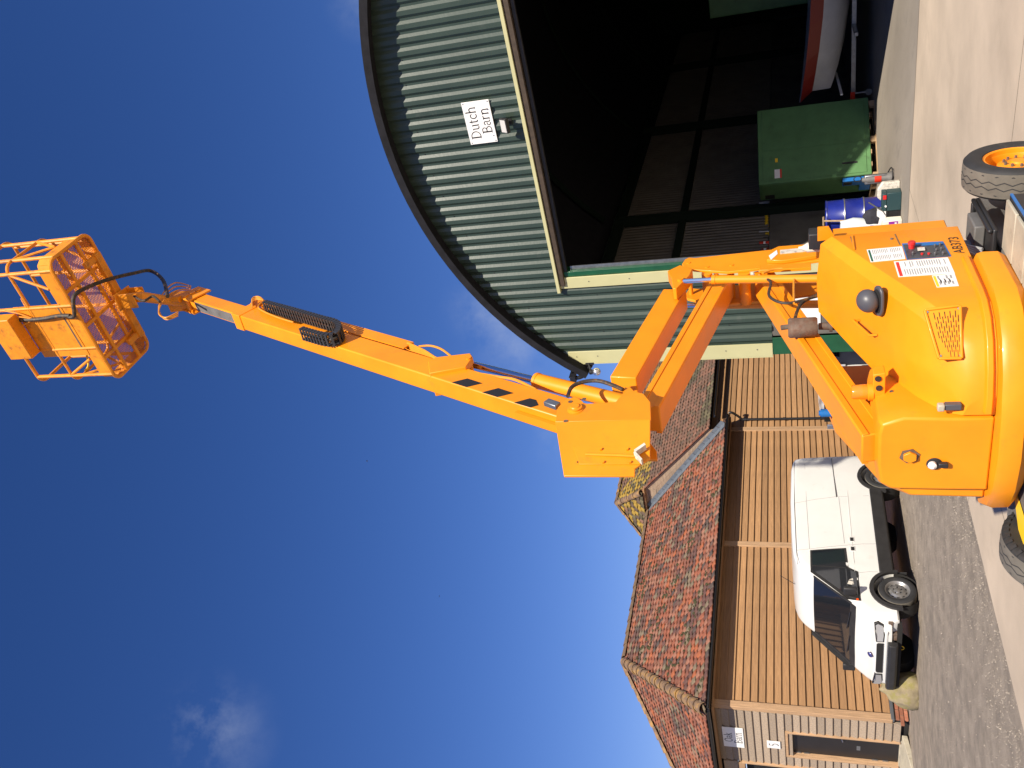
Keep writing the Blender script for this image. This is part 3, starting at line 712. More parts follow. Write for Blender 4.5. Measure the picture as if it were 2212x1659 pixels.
# gable boards
MB().add([(GA0+.02,-.05,TZ0-.1),(GA0+.02,bH,HZ-.02),(GA0+.02,2*TB-bH,HZ-.02),(GA0+.02,2*TB+.05,TZ0-.1)], ((0,1,2,3),)).build('wall_core', M['void'], ok, fix=False)
lowz = lambda b: EZ+(b-EB)*(RZ-EZ)/(RB-EB)+.08
topz = lambda b: TZ0+(b+.25)*tanp-.06
for k in range(4):
    f0, f1 = k/4+.006, (k+1)/4-.006; bb = (-.12, .9, 1.8, bH+.02)
    front = [(GA0-.012+.010*(k % 2), b_, lowz(b_)+(topz(b_)-lowz(b_))*f0) for b_ in bb]; back = [(GA0-.012, b_, lowz(b_)+(topz(b_)-lowz(b_))*f1) for b_ in bb]
    MB().prism(front+back[::-1], (.02,0,0)).build('gable_board', M['gable'], ok)
for k in range(3):
    z0 = lowz(bH+.04)+k*.24
    if z0 < HZ-.1: MB().prism([(GA0-.01,bH+.03,z0),(GA0-.01,2*TB-bH,z0),(GA0-.01,2*TB-bH,min(z0+.23,HZ-.03)),(GA0-.01,bH+.03,min(z0+.23,HZ-.03))], (.02,0,0)).build('gable_board', M['gable'], ok)
# verge: mortared tile edge of the tall roof
for s_ in range(22):
    t0 = s_/22; p = V((GA0-.06,-.25,TZ0))+V((0,bH+.25,HZ-TZ0))*t0; q_ = V((GA0-.06,-.25,TZ0))+V((0,bH+.25,HZ-TZ0))*(t0+.05)
    MB().beam(p+V((0,0,.03)), q_+V((0,0,.03)), .05, .035).build('verge_tile', TM[rt.choice((0,1,3))], tr2)
MB().boxp((GA0-.16,bH-.1,HZ-.06),(GA0+.02,2*TB-bH+.1,HZ-.01)).build('half_hip_soffit', M['board1'], ok)
# stepped lead flashing where the low roof meets the gable
for i in range(17):
    t0 = i/17; p = V((GA0-.03,EB,EZ))+Sv*t0; L = Sv.length/17
    Mx = Matrix.Translation(p) @ slope_frame((0,0,0),(1,0,0),Sv)
    MB().boxp((-.17,0,.045+.004*(i % 2)),(.0,L*1.06,.053+.004*(i % 2)),Mx).boxp((-.006,0,.05),(.0,L*.95,.17),Mx).build('flashing', M['lead'], ok)
MB().boxp((LOWEND-.30,EB+.03,EZ-.06),(LOWEND-.05,EB+.10,EZ+.03)).build('verge_board', M['gable'], ok)
# ------------------------------------------------------------------ signs on the oak barn (end wall, plane a = -.035)
def endsign(name, label, b0, b1, z0, z1):
    t = thing(name, label, 'sign', OL(-.033, b1, z0), math.atan2(OD.y, OD.x)-R(90))
    MB().boxp((0,-.010,0),(b1-b0,0,z1-z0)).build('board', M['board'], t, bevel=.0015); return t, b1-b0, z1-z0
t, w_, h_ = endsign('sign', 'white board lettered Oak Barn under the eaves gutter', .70, 1.42, 3.17, 3.60)
lt = MB(); hh = .165; pl = lambda x, z: V((x,-.0115,z))
strokes(lt, 'Oak', (w_-widthof('Oak',hh,.98))/2, .235, hh, pl, .98); strokes(lt, 'Barn', (w_-widthof('Barn',hh,.98))/2, .035, hh, pl, .98)
lt.build('lettering', M['ink'], t, smooth=0, fix=False)
t, w_, h_ = endsign('sign', 'small white plate numbered 5 above the black door', 1.06, 1.32, 2.43, 2.70)
lt = MB(); strokes(lt, '5', (w_-widthof('5',.19))/2, .04, .19, pl); lt.build('lettering', M['ink'], t, smooth=0, fix=False)
# ------------------------------------------------------------------ mossy stone at the corner of the barn
M['mossrock'] = material('mossy_stone', (.24,.195,.12), .9, var=.3, vscale=4, dirt=(.20,.18,.035), dirtamt=.55, dscale=5, bump=.3, bscale=12)
sp = gnd(1980, 1490); bm = bmesh.new(); bmesh.ops.create_icosphere(bm, subdivisions=4, radius=1)
from mathutils import noise
for v in bm.verts:
    p = v.co.copy(); k = 1+.16*noise.noise(p*1.7)+.07*noise.noise(p*4.1)
    v.co = V((p.x*.34*k*(1-.35*max(p.z,0)), p.y*.30*k*(1-.3*max(p.z,0)), (p.z*.5+.12)*.92*k if p.z > -.35 else -.05))
me = bpy.data.meshes.new('boulder'); bm.to_mesh(me); bm.free(); me.materials.append(M['mossrock']); me.shade_smooth()
o = put(me, 'boulder'); o.location = (sp.x-.05, sp.y+.12, .02); o.rotation_euler = (0,0,R(20)); tag(o, 'upright mossy boulder at the barn corner beside the white van', 'boulder')
# ================================================================== BOOM LIFT
PH = R(59); LE = V((math.cos(PH), math.sin(PH), 0)); LN = V((math.sin(PH), -math.cos(PH), 0)); LC = V((.15, 6.4, 0))
lift = thing('boom_lift', 'yellow articulated boom lift with raised basket parked on the concrete yard', 'boom lift', LC, PH)
def st(p): d = p-LC; return V((d.dot(LE), -d.dot(LN), p.z))          # world -> lift local (x = s, y = -t)
def T_(x, y, t): return st(hit(x, y, LC+LN*t, LN))
def S_(x, y, s): return st(hit(x, y, LC+LE*s, LE))
def Z_(x, y, z): return st(gnd(x, y, z))
def P(s, t, z): return V((s, -t, z))
def ext(pts, t0, t1):
    """polygon given as local points (s, *, z); extruded across t0..t1"""
    return MB().prism([(p[0], -t0, p[2]) for p in pts], (0, t0-t1, 0))
Y = M['yellow']
# ---- chassis
MB().boxp((-1.35,-.50,.30),(1.45,.50,.56)).build('chassis', M['greydeck'], lift, bevel=.015)
MB().lathe([(0,.56),(.46,.56),(.46,.655),(0,.655)], (0,.05,0), (0,0,1), 36).build('slew_ring', M['blacksteel'], lift)
MB().boxp((-1.3,.36,.42),(-.55,.98,.60)).build('deck_cover', M['greydeck'], lift, bevel=.02)
MB().prism([P(-.62,-.62,.606),P(-1.02,-.66,.606),P(-1.02,-.92,.606)], (0,0,.003)).build('chevron', M['decalyel'], lift)
# battery / tank box along the right side
bx0, bx1 = P(.18,.62,.0), P(-.95,.98,.0)
MB().boxp((-.95,-.98,.34),(.19,-.62,.60)).build('side_box', M['blacksteel'], lift, bevel=.008)
for k in range(4):
    MB().boxp((-.94+k*.283,-.955,.601),(-.94+k*.283+.262,-.63,.622)).build('lid', M['cream_top'], lift, bevel=.006)
MB().boxp((-.945,-.985,.585),(.185,-.975,.60)).build('trim', M['blue'], lift)
MB().boxp((-.40,-.99,.50),(-.34,-.982,.56)).build('sticker', M['decalyel'], lift)
# black tray and steering gear under the far side
MB().boxp((.40,-.66,.60),(1.02,-.30,.63)).boxp((.40,-.66,.63),(1.02,-.63,.66)).boxp((.99,-.63,.63),(1.02,-.30,.66)).build('tray', M['plasticblk'], lift, bevel=.01)
MB().boxp((.62,-.60,.631),(.90,-.40,.70)).build('valve_block', M['greydeck'], lift, bevel=.01)
for k in range(4):
    MB().tube(smoothpath([P(.66+.03*k,.44,.70),P(.60+.03*k,.47,.82),P(.50+.03*k,.50,.80),P(.42,.46+.02*k,.68)],4), .010, 6).build('hose', M['greyink'], lift)
# ---- wheels
TR, TWD = .355, .23
def tyre(parent):
    pr = [(.225,-.085),(.235,-.10),(.30,-.112),(.335,-.105),(.352,-.085),(TR,-.04),(TR,.04),(.352,.085),(.335,.105),(.30,.112),(.235,.10),(.225,.085)]
    o = MB().lathe(pr, (0,0,0), (0,1,0), 56, closed=True).build('tyre', M['rubber'], parent, smooth=40)
    tb = MB().lathe([(.3525,-.0855),(TR+.0012,-.04),(TR+.0012,.04),(.3525,.0855)], (0,0,0), (0,1,0), 56).build('tread', M['tread'], o, smooth=40)
    for kk, yy in enumerate((-.058,-.02,.02,.058)):
        z = MB(); n = 44
        def pt(i, w):
            a = 2*math.pi*i/n; r = TR+.0026 - (.0032 if abs(yy) > .05 else 0); y = yy+(.010 if (i+kk) % 2 else -.010)+w; return (r*math.cos(a), y, r*math.sin(a))
        for i in range(n): z.add([pt(i,-.004),pt(i+1,-.004),pt(i+1,.004),pt(i,.004)], ((0,1,2,3),))
        z.build('groove', M['rubber'], o, smooth=0, fix=False)
    return o
def wheel(s, t, out):
    e = MB().lathe([(.228,-.095),(.222,-.09),(.205,-.05),(.20,.03),(.205,.095),(.228,.095),(.226,.088),(.214,.088),(.205,.0),(.212,-.088),(.228,-.088)], (0,0,0), (0,1,0), 40, closed=True).build('wheel', Y, lift, smooth=40)
    e.location = P(s, t, TR); e.rotation_euler = (0, 0, 0 if out < 0 else math.pi)
    tyre(e)
    MB().lathe([(0,-.075),(.045,-.075),(.055,-.062),(.11,-.058),(.135,-.045),(.145,.02),(.20,.03),(.2,.04),(.14,.04),(0,.04)], (0,0,0), (0,1,0), 36).build('hub', Y, e, smooth=40)
    st_ = MB()
    for k in range(10):
        a = 2*math.pi*k/10; st_.cyl((.092*math.cos(a),-.078,.092*math.sin(a)),(.092*math.cos(a),-.055,.092*math.sin(a)),.011,6)
    st_.build('wheel_nuts', M['rust'], e)
    return e
wheel(1.12,.80,-1); wheel(-1.05,.80,-1); wheel(-.95,-.92,1); wheel(1.12,-.80,1)
lw = MB()
for k in range(40):      # shoulder lugs on the inner face of the rear left tyre
    a = 2*math.pi*k/40; d = V((math.cos(a),0,math.sin(a))); u = V((-math.sin(a),0,math.cos(a)))
    q = [d*.352+u*.010+V((0,-.088,0)), d*.352-u*.010+V((0,-.088,0)), d*.315-u*.010+V((0,-.113,0)), d*.315+u*.010+V((0,-.113,0))]
    lw.prism(q, (0,-.008,0))
lo = lw.build('shoulder_lugs', M['rubber'], lift); lo.location = P(-.95,-.92,TR); lo.rotation_euler = (0,0,0)
MB().beam(P(1.12,-.7,TR),P(1.12,.7,TR),.12,.10).build('axle', M['greydeck'], lift, bevel=.01)
MB().beam(P(-1.0,-.8,TR),P(-1.0,.7,TR),.12,.10).build('axle', M['greydeck'], lift, bevel=.01)
# ---- turret skirt / counterweight
plan = [(.70,.40),(.14,.42),(.10,.60),(.06,.635),(-.46,.64),(-.62,.59),(-.76,.48),(-.86,.30),(-.92,.06),(-.94,-.22),(-.90,-.46),(-.80,-.66),(-.60,-.80),(-.2,-.84),(.70,-.84)]
def ring(k, z): return [P(s*k if s < .6 else s, t*(k if s < .6 else k), z) for s, t in plan]
sk = MB().loft([ring(.88,.605), ring(.98,.615), ring(1.035,.665), ring(1.04,.755), ring(1.025,.785), ring(.97,.798)])
sk.build('counterweight', Y, lift, smooth=32)
# ---- right-hand engine cover
sec = [
 (.66, [(.60,.80),(.60,1.15),(.60,1.62),(.545,1.695),(.27,1.722),(.21,1.722),(.0,1.715),(.0,1.2),(.0,.80)]),
 (.64, [(.605,.80),(.605,1.15),(.605,1.62),(.55,1.70),(.27,1.73),(.21,1.73),(.0,1.72),(.0,1.2),(.0,.80)]),
 (.10, [(.605,.80),(.605,1.08),(.605,1.395),(.55,1.475),(.27,1.505),(.21,1.502),(-.05,1.50),(-.05,1.1),(-.05,.80)]),
 (-.40,[(.605,.80),(.605,.98),(.605,1.17),(.545,1.25),(.27,1.30),(.21,1.297),(-.06,1.31),(-.06,1.0),(-.06,.80)]),
 (-.52,[(.595,.80),(.592,.96),(.588,1.10),(.52,1.175),(.27,1.245),(.21,1.243),(-.03,1.255),(-.03,1.0),(-.03,.80)]),
 (-.64,[(.545,.80),(.54,.93),(.53,1.02),(.46,1.085),(.26,1.165),(.20,1.168),(.0,1.19),(.0,1.0),(.0,.80)]),
 (-.74,[(.455,.80),(.45,.91),(.43,.965),(.38,1.01),(.23,1.08),(.17,1.085),(.0,1.11),(.0,.95),(.0,.80)]),
 (-.82,[(.31,.80),(.30,.89),(.28,.93),(.25,.96),(.16,1.005),(.13,1.01),(.02,1.035),(.02,.92),(.02,.80)]),
 (-.86,[(.16,.80),(.155,.87),(.15,.90),(.13,.92),(.10,.945),(.08,.95),(.03,.97),(.03,.9),(.03,.80)]),
]
ec = MB().loft([[P(s, t, z) for t, z in q] for s, q in sec]).build('engine_cover', Y, lift, smooth=28, bevel=.012)
bpath = [(.10,.606),(-.40,.607),(-.52,.597),(-.64,.548),(-.74,.458),(-.82,.315),(-.862,.165),(-.87,.05)]
def belt(o0, o1, z0, z1, name):
    secs = []
    for i, (s, t) in enumerate(bpath):
        a = bpath[max(i-1,0)]; b = bpath[min(i+1,len(bpath)-1)]; d = V((b[0]-a[0], b[1]-a[1])).normalized(); n = V((-d.y, d.x))
        if n.dot(V((s+.1, t))) < 0: n = -n
        q = []
        for o, z in ((o0,z0),(o1,z0+.012),(o1,z1-.012),(o0,z1)): q.append(P(s+n.x*o, t+n.y*o, z))
        secs.append(q)
    return MB().loft(secs).build(name, Y, ec, smooth=30, bevel=.004)
belt(-.01,.022,.812,.868,'belt_moulding')
# panel seams and a lid on the side panel
TS = .6055
def onside(px, off=.002): return [T_(x, y, TS+off) for x, y in px]
def z6(x, y): return (1626.5+.26555*x, 474.4+.26555*y)
def plate(px, th, mat, name, par, off=.0, bevel=0):
    q = [T_(*p, TS+off) for p in px]
    return MB().prism([(a[0], -(TS+off), a[2]) for a in q], (0, -th, 0)).build(name, mat, par, bevel=bevel)
for a, b in (((795,140),(825,250)), ((1155,120),(1195,205))):
    p0, p1 = T_(*z6(*a), TS), T_(*z6(*b), TS); MB().beam(p0, p1, .006, .006).build('seam', M['rust'], ec)
plate([z6(x,y) for x,y in ((800,140),(812,138),(828,250),(816,252))], .012, Y, 'hinge', ec)
MB().cyl(T_(*z6(1128,160),TS), T_(*z6(1128,160),TS)+V((0,-.008,0)), .010, 10).build('lock', M['rust'], ec)
# control panel
cp = plate([z6(x,y) for x,y in ((1212,198),(1545,180),(1612,300),(1252,328))], .004, M['blue'], 'control_panel', ec)
cp2 = plate([z6(x,y) for x,y in ((1225,208),(1540,193),(1598,298),(1258,322))], .004, M['panel'], 'panel_face', cp, off=.004)
plate([z6(x,y) for x,y in ((1262,203),(1538,190),(1544,202),(1268,216))], .003, M['blue'], 'panel_strip', cp, off=.0085)
def knob(zx, zy, r, h, mat, nm='knob', n=12):
    p = T_(*z6(zx, zy), TS+.008); MB().lathe([(0,0),(r*.8,0),(r*.8,h*.5),(r,h*.55),(r,h*.9),(r*.8,h),(0,h)], p, (0,-1,0), n).build(nm, mat, cp)
knob(1290,232,.024,.05,M['red']); knob(1368,240,.018,.010,M['red']); knob(1375,285,.009,.012,M['red']); knob(1430,283,.009,.012,M['red'])
for zx, zy in ((1480,225),(1520,215),(1490,260),(1530,250),(1480,290),(1545,285),(1300,285)): knob(zx, zy, .008, .022, M['greyplastic'], 'switch', 8)
plate([z6(x,y) for x,y in ((1336,232),(1396,228),(1400,250),(1340,254))], .004, M['padwhite'], 'panel_label', cp, off=.02)
# decals
def decal(px, band, bandmat, lines, name='decal', pics=0):
    d = plate(px, .0015, M['white'], name, ec)
    A, B, C, Dd = [V(T_(*p, TS+.0017)) for p in px]       # A far-top, B far-bottom ... in reading order top-left etc.
    def at(u, v): return (A*(1-u)+B*u)*(1-v)+(Dd*(1-u)+C*u)*v
    def patch(u0, u1, v0, v1, mat, nm): MB().quad(at(u0,v0), at(u1,v0), at(u1,v1), at(u0,v1)).build(nm, mat, d, fix=False, smooth=0)
    patch(.03,.03+band,.05,.95,bandmat,'band')
    ln = MB(); rr = random.Random(len(px)+lines)
    for i in range(lines):
        u0 = .08+band+(1-.13-band)*i/lines
        for c0, c1 in ((.06,.46),(.54,.94)):
            if rr.random() < .93: ln.quad(at(u0,c0), at(u0+.35/lines,c0), at(u0+.35/lines,c0+(c1-c0)*rr.uniform(.55,1)), at(u0,c0+(c1-c0)*rr.uniform(.55,1)))
    ln.build('print', M['greyink'], d, fix=False, smooth=0)
    for i in range(pics):
        u = .25+.6*i/max(pics,1); pm = MB(); c = at(u,.5)
        pm.quad(at(u,.30), at(u+.05,.34), at(u+.09,.50), at(u+.06,.70), at(u+.02,.62)).build('pictogram', M['ink'], d, fix=False, smooth=0)
decal([z6(x,y) for x,y in ((925,245),(1212,218),(1240,320),(958,347))], .06, M['decalgreen'], 16)
decal([z6(x,y) for x,y in ((1145,342),(1585,308),(1642,438),(1183,468))], .06, M['decalred'], 18, pics=0)
decal([z6(x,y) for x,y in ((1455,456),(1640,440),(1675,540),(1495,552))], .12, M['decalyel'], 4, pics=3)
# fleet number
def flattext(txt, size, mat, par, name, Mx):
    cu = bpy.data.curves.new('txt', 'FONT'); cu.body = txt; cu.size = size; ob = bpy.data.objects.new('txt', cu); col.objects.link(ob)
    bpy.context.view_layer.update()
    me = bpy.data.meshes.new_from_object(ob.evaluated_get(bpy.context.evaluated_depsgraph_get())); bpy.data.objects.remove(ob); bpy.data.curves.remove(cu)
    me.materials.append(mat); me.transform(Mx); o = put(me, name, par); return o
ta = T_(2084, 546, TS+.003); tb = T_(2069, 511.5, TS+.003); tt = T_(2055, 541, TS+.003)
wtxt = (tb-ta).length; hcap = abs(tt.z-ta.z)
Mx = Matrix.Translation(ta) @ Matrix(((1,0,0),(0,0,-1),(0,1,0))).to_4x4() @ Matrix.Diagonal((wtxt/ .335*.115/.115, 1, 1, 1))
o = flattext('AB373', .105, M['ink'], ec, 'fleet_number', Matrix.Identity(4))
xs = [v.co.x for v in o.data.vertices]; ys = [v.co.y for v in o.data.vertices]
k = wtxt/(max(xs)-min(xs)); hz = .062/(max(ys)-min(ys))
for v in o.data.vertices:
    x = (v.co.x-min(xs))*k; y = (v.co.y-min(ys))*hz; f = (tb-ta).normalized(); v.co = ta + f*x + V((0,0,y)) 
# vent panel on the curved near end
vA, vB = P(-.50,.61,0), P(-.865,.14,0); vd = (vB-vA).normalized(); vn = V((vd.y, -vd.x, 0))
if vn.dot(P(-1,.6,0)) < 0: vn = -vn
def vhit(x, y, off=0):
    o0 = LC + LE*vA.x - LN*vA.y*1.0; nW = LE*vn.x - LN*vn.y; o0 = LC + LE*(vA.x) + LN*(-vA.y); return st(hit(x, y, o0 + nW*off, nW))
vq = [vhit(*z6(x,y), .075) for x,y in ((1395,735),(1685,700),(1698,1128),(1512,1130))]
vp = MB().prism(vq, vn*-.03).build('vent_panel', Y, ec, bevel=.006)
fr = MB()
for i in range(4): fr.beam(vq[i]+vn*.001, vq[(i+1) % 4]+vn*.001, .016, .022, vn)
fr.build('vent_frame', Y, vp, bevel=.005)
A, B, C, Dd = vq
def vat(u, v): return (A*(1-u)+B*u)*(1-v)+(Dd*(1-u)+C*u)*v + vn*.0015
slot = MB()
for r in range(10):
    u = .22+.70*r/9
    for c in range(5):
        v = .08+.19*c+(.09 if r % 2 else 0)
        if v > .86 or (u < .35 and v > .55) or (u < .5 and v > .75): continue
        slot.quad(vat(u,v), vat(u+.026,v), vat(u+.026,v+.135), vat(u,v+.135))
slot.build('vent_slots', M['void'], vp, smooth=0, fix=False)
for u, v in ((.06,.05),(.95,.05),(.95,.95),(.1,.95)):
    MB().cyl(vat(u,v), vat(u,v)+vn*.004, .007, 8).build('screw', M['steel'], vp)
# air intake on the sloping hood
hn = V((-.4135,0,1)).normalized()
def H_(x, y, off=0):
    nW = LE*hn.x + V((0,0,hn.z)); o0 = LC + LE*-.40 + V((0,0,1.30)) + nW*off; return st(hit(x, y, o0, nW))
ic = H_(*z6(1030,660))
gq = [H_(*z6(x,y)) for x,y in ((965,560),(1020,535),(1065,555),(1075,610),(1068,650),(1085,710),(1075,765),(1030,780),(990,755),(960,700),(955,620))]
gc = sum(gq, V((0,0,0)))/len(gq); cu = [ic+V((0,0,0)) for _ in gq]
rimq = []
for k in range(18):
    a = 2*math.pi*k/18; u = V((0,1,0)); w2 = hn.cross(u); rimq.append(ic + u*(.105*math.cos(a)) + w2*(.068*math.sin(a)*(1+.18*math.cos(2*a))) + hn*-.005)
MB().prism(rimq, hn*.020).build('intake_collar', M['greyplastic'], ec, bevel=.006)
MB().prism([ic+(p-ic)*.78+hn*.018 for p in rimq], hn*.004).build('intake_mouth', M['void'], ec)
ib = ic+hn*.075+V((.035,.0,0))
MB().lathe([(.078*math.sin(R(t)), -.066*math.cos(R(t))) for t in range(0,181,12)], ib, hn+V((-.25,.1,0)), 22).build('intake_cap', M['greyplastic'], ec, smooth=60)
# grab handle on the hood
ga = P(.02,.235,1.47); gb_ = P(-.20,.235,1.385)
MB().tube([ga, ga+V((.0,0,.045)), gb_+V((0,0,.045)), gb_], .008, 8).build('hood_handle', Y, ec)
# exhaust silencer
xb = T_(1735, 704, -.06); 
MB().tube([T_(1822,704,-.06), T_(1800,704,-.06), T_(1768,705,-.06)], [.034,.032,.026], 12).build('exhaust_pipe', M['rust'], lift)
MB().cyl(T_(1795,704,-.06)+V((0,0,-.01)), T_(1795,704,-.06)+V((0,0,.012)), .046, 12).build('exhaust_clamp', M['rust'], lift)
MB().lathe([(0,0),(.066,0),(.075,.012),(.076,.20),(.066,.212),(0,.212)], T_(1766,706,-.06), (0,0,1), 24).build('silencer', M['rust'], lift, smooth=40)
MB().cyl(T_(1702,706,-.06), T_(1687,708,-.06), .020, 12).build('tail_pipe', M['rust'], lift)
# beacon on its box, left of the hood
bs = -.56
bq = [S_(x, y, bs) for x, y in ((1886,810),(1913,806),(1912,876),(1886,878))]
MB().prism([bq[0],bq[1],bq[2],bq[3]], (.10,0,0)).build('junction_box', Y, lift, bevel=.005)
for px in ((1897,818),(1899,838)):
    p = S_(*px, bs-.002); MB().cyl(p, p+V((-.006,0,0)), .020, 14).build('plug', M['plasticblk'], lift)
bt = S_(1886, 846, bs+.05)
MB().lathe([(0,0),(.058,0),(.058,.03),(.05,.035)], bt, (0,0,1), 20).build('beacon_base', Y, lift)
MB().lathe([(.048,.03),(.05,.05),(.046,.12),(.04,.13),(0,.132)], bt, (0,0,1), 20).build('beacon', M['amber'], lift, smooth=40)
MB().tube(smoothpath([S_(1905,850,bs+.02),S_(1918,858,bs+.02),S_(1925,845,bs),S_(1935,850,bs)],4), .008, 8).build('cable', M['hose'], lift)
# latch
MB().boxp((-.875,-.115,.98),(-.835,-.075,1.07)).build('latch', M['greyplastic'], lift, bevel=.005)
MB().boxp((-.885,-.118,1.07),(-.845,-.072,1.11)).build('latch_knob', M['cream_top'], lift, bevel=.008)
# ---- rear module
rmq = [(.02,.80),(.02,1.02),(.03,1.30),(-.02,1.425),(-.10,1.44),(-.34,1.44),(-.50,1.42),(-.545,1.36),(-.55,1.02),(-.55,.80)]
rm = MB().loft([[P(-.20,t,z-.0) for t,z in rmq],[P(-.72,t,z) for t,z in rmq],[P(-.82,t*.98,z) for t,z in rmq],[P(-.865,t*.93-.01,.80+(z-.80)*.97) for t,z in rmq]]).build('rear_cover', Y, lift, smooth=28, bevel=.012)
lp = S_(2018, 1002, -.868)
MB().lathe([(0,-.004),(.042,-.004),(.045,.0),(.03,.006),(0,.006)], lp, (-1,0,0), 20).build('lamp_recess', M['plasticblk'], rm)
MB().lathe([(0,0),(.024,.0),(.026,.02),(.012,.034),(0,.036)], lp+V((-.004,0,.01)), (-1,0,.2), 16).build('lamp_lens', M['white'], rm)
MB().boxp((-.90,lp.y-.02,lp.z-.075),(-.868,lp.y+.012,lp.z-.02)).build('lamp_guard', M['plasticblk'], rm, bevel=.006)
# hex pocket with bolt at the riser foot
hp = S_(1965, 985, -.868)
hexp = [hp+V((0,.055*math.cos(R(60*k+15)),.06*math.sin(R(60*k+15)))) for k in range(6)]
MB().prism(hexp, (-.004,0,0)).build('pocket', M['rust'], rm)
MB().prism([hp+V((-.004,.04*math.cos(R(60*k)),.042*math.sin(R(60*k)))) for k in range(6)], (-.02,0,0)).build('pivot_bolt', Y, rm, bevel=.003)
# ---- left-hand cover (beyond the risers)
lsec = [(.60,[(-.46,.80),(-.46,1.66),(-.50,1.70),(-.76,1.69),(-.80,1.63),(-.80,.80)]),
        (.50,[(-.46,.80),(-.46,1.66),(-.50,1.70),(-.76,1.69),(-.80,1.63),(-.80,.80)]),
        (.12,[(-.46,.80),(-.46,1.60),(-.50,1.64),(-.76,1.63),(-.80,1.57),(-.80,.80)]),
        (-.55,[(-.47,.80),(-.47,1.34),(-.51,1.39),(-.70,1.385),(-.75,1.33),(-.76,.80)]),
        (-.80,[(-.47,.80),(-.47,1.24),(-.50,1.28),(-.58,1.275),(-.62,1.22),(-.63,.80)])]
MB().loft([[P(s,t,z) for t,z in q] for s,q in lsec]).build('tank_cover', Y, lift, smooth=28, bevel=.012)
fb = T_(1787, 892, -.62); MB().lathe([(0,-.03),(.030,-.03),(.031,.045),(.020,.05),(.020,.06),(0,.06)], fb, (0,0,1), 18).build('filter_cap', M['blue'], lift)
# floor of the channel and rear bulkhead
MB().boxp((-.7,.03,.80),(.66,.46,.86)).build('turret_base', Y, lift)
MB().boxp((.60,.02,.80),(.64,.46,1.30)).build('bulkhead', Y, lift)
# ---- risers
BT0, BT1 = -.14, -.36     # near / far side of the riser beams
bt_ = (BT0+BT1)/2
def cpx(x, y): p = T_(x, y, BT0); return P(p[0], bt_, p[2])
lr0, lr1 = cpx(1648, 585), cpx(1925, 985)
lr1 = lr0+(lr1-lr0)*((-.79-lr0.x)/(lr1.x-lr0.x))
upv = V((0,0,1))
d_ = (lr1-lr0).normalized()
def rail(p0, p1, w, h, mat, name, flange=True):
    o = MB().beam(p0, p1, w, h).build(name, mat, lift, bevel=.01)
    if flange:
        d = (p1-p0).normalized(); x = d.cross(V((0,0,1))).normalized(); y = x.cross(d)
        for sgn in (1,-1):
            for e in (1,-1):
                MB().beam(p0+x*(sgn*(w/2+.004))+y*(e*h*.36), p1+x*(sgn*(w/2+.004))+y*(e*h*.36), .010, h*.24).build('flange', mat, o, bevel=.003)
    return o
rail(lr0, lr1, .215, .165, Y, 'lower_riser')
ub0, ub1 = cpx(1457, 622), cpx(1345, 812)
rail(ub0, ub1, .20, .21, Y, 'upper_riser', False)
vb0, vb1 = cpx(1562, 592), cpx(1400, 878)
rail(vb0, vb1, .215, .165, Y, 'upper_riser_link')
print('risers', (lr0-lr1).length, (ub0-ub1).length, (vb0-vb1).length)
# knuckle plates either side
kp = [(1473,570),(1480,560),(1488,556),(1502,557),(1666,539),(1681,532),(1769,527),(1800,527),(1800,562),(1769,562),(1654,578),(1571,587),(1500,582),(1478,577)]
for t0 in (-.085, -.405):
    q = [T_(x, y, -.085) for x, y in kp]
    ext(q, t0, t0-.025).build('knuckle_plate', Y, lift, bevel=.004)
for x, y in ((1487,568),(1527,577),(1580,573)):
    p = T_(x, y, -.085); MB().cyl(p+V((0,-.006,0)), p+V((0,.36,0)), .020, 14).build('pin', Y, lift)
for x, y, r in ((1522,590,.048),(1602,590,.052)):
    p = T_(x, y, -.11); MB().cyl(P(p[0],-.11,p[2]-.02), P(p[0],-.41,p[2]-.02), r, 20).build('cross_tube', Y, lift)
pq = [T_(x, y, -.07) for x, y in ((1656,565),(1682,536),(1764,530),(1764,556),(1690,567))]
ext(pq, -.05, -.085).build('pad_carrier', Y, lift, bevel=.006)
ext([T_(x,y,-.05) for x,y in ((1685,541),(1758,534),(1758,542),(1685,549))], -.045, -.052).build('wear_pad', M['padwhite'], lift)
ext([T_(x,y,-.05) for x,y in ((1661,553),(1678,541),(1680,549),(1666,562))], -.045, -.052).build('wear_pad', M['white'], lift)
ext([T_(x,y,-.07) for x,y in ((1640,577),(1752,570),(1752,581),(1640,587))], -.055, -.085).build('pad_carrier', Y, lift, bevel=.004)
# ram bracket at the knuckle and rams
ext([T_(x,y,-.07) for x,y in ((1443,596),(1470,583),(1497,592),(1490,606),(1462,634),(1455,634),(1452,612))], -.02, -.13).build('ram_bracket', Y, lift, bevel=.006)
for sgn, tt, pa, pb, pc in ((1,-.03,(1470,608),(1538,604),(1770,602)), (-1,-.47,(1470,660),(1560,659),(1770,657))):
    a, b, c = T_(*pa, tt), T_(*pb, tt), T_(*pc, tt)
    MB().cyl(a, b, .021, 16).build('ram_rod', M['chrome'], lift)
    MB().cyl(b, c, .036, 18).cyl(b, b+(c-b).normalized()*.03, .040, 18).build('ram_barrel', Y, lift)
    MB().cyl(a+V((0,-.03,0)), a+V((0,.05,0)), .028, 14).build('ram_eye', Y, lift)
ext([T_(x,y,-.30) for x,y in ((1655,640),(1655,600),(1690,596),(1692,640))], -.36, -.42).build('gusset', Y, lift)
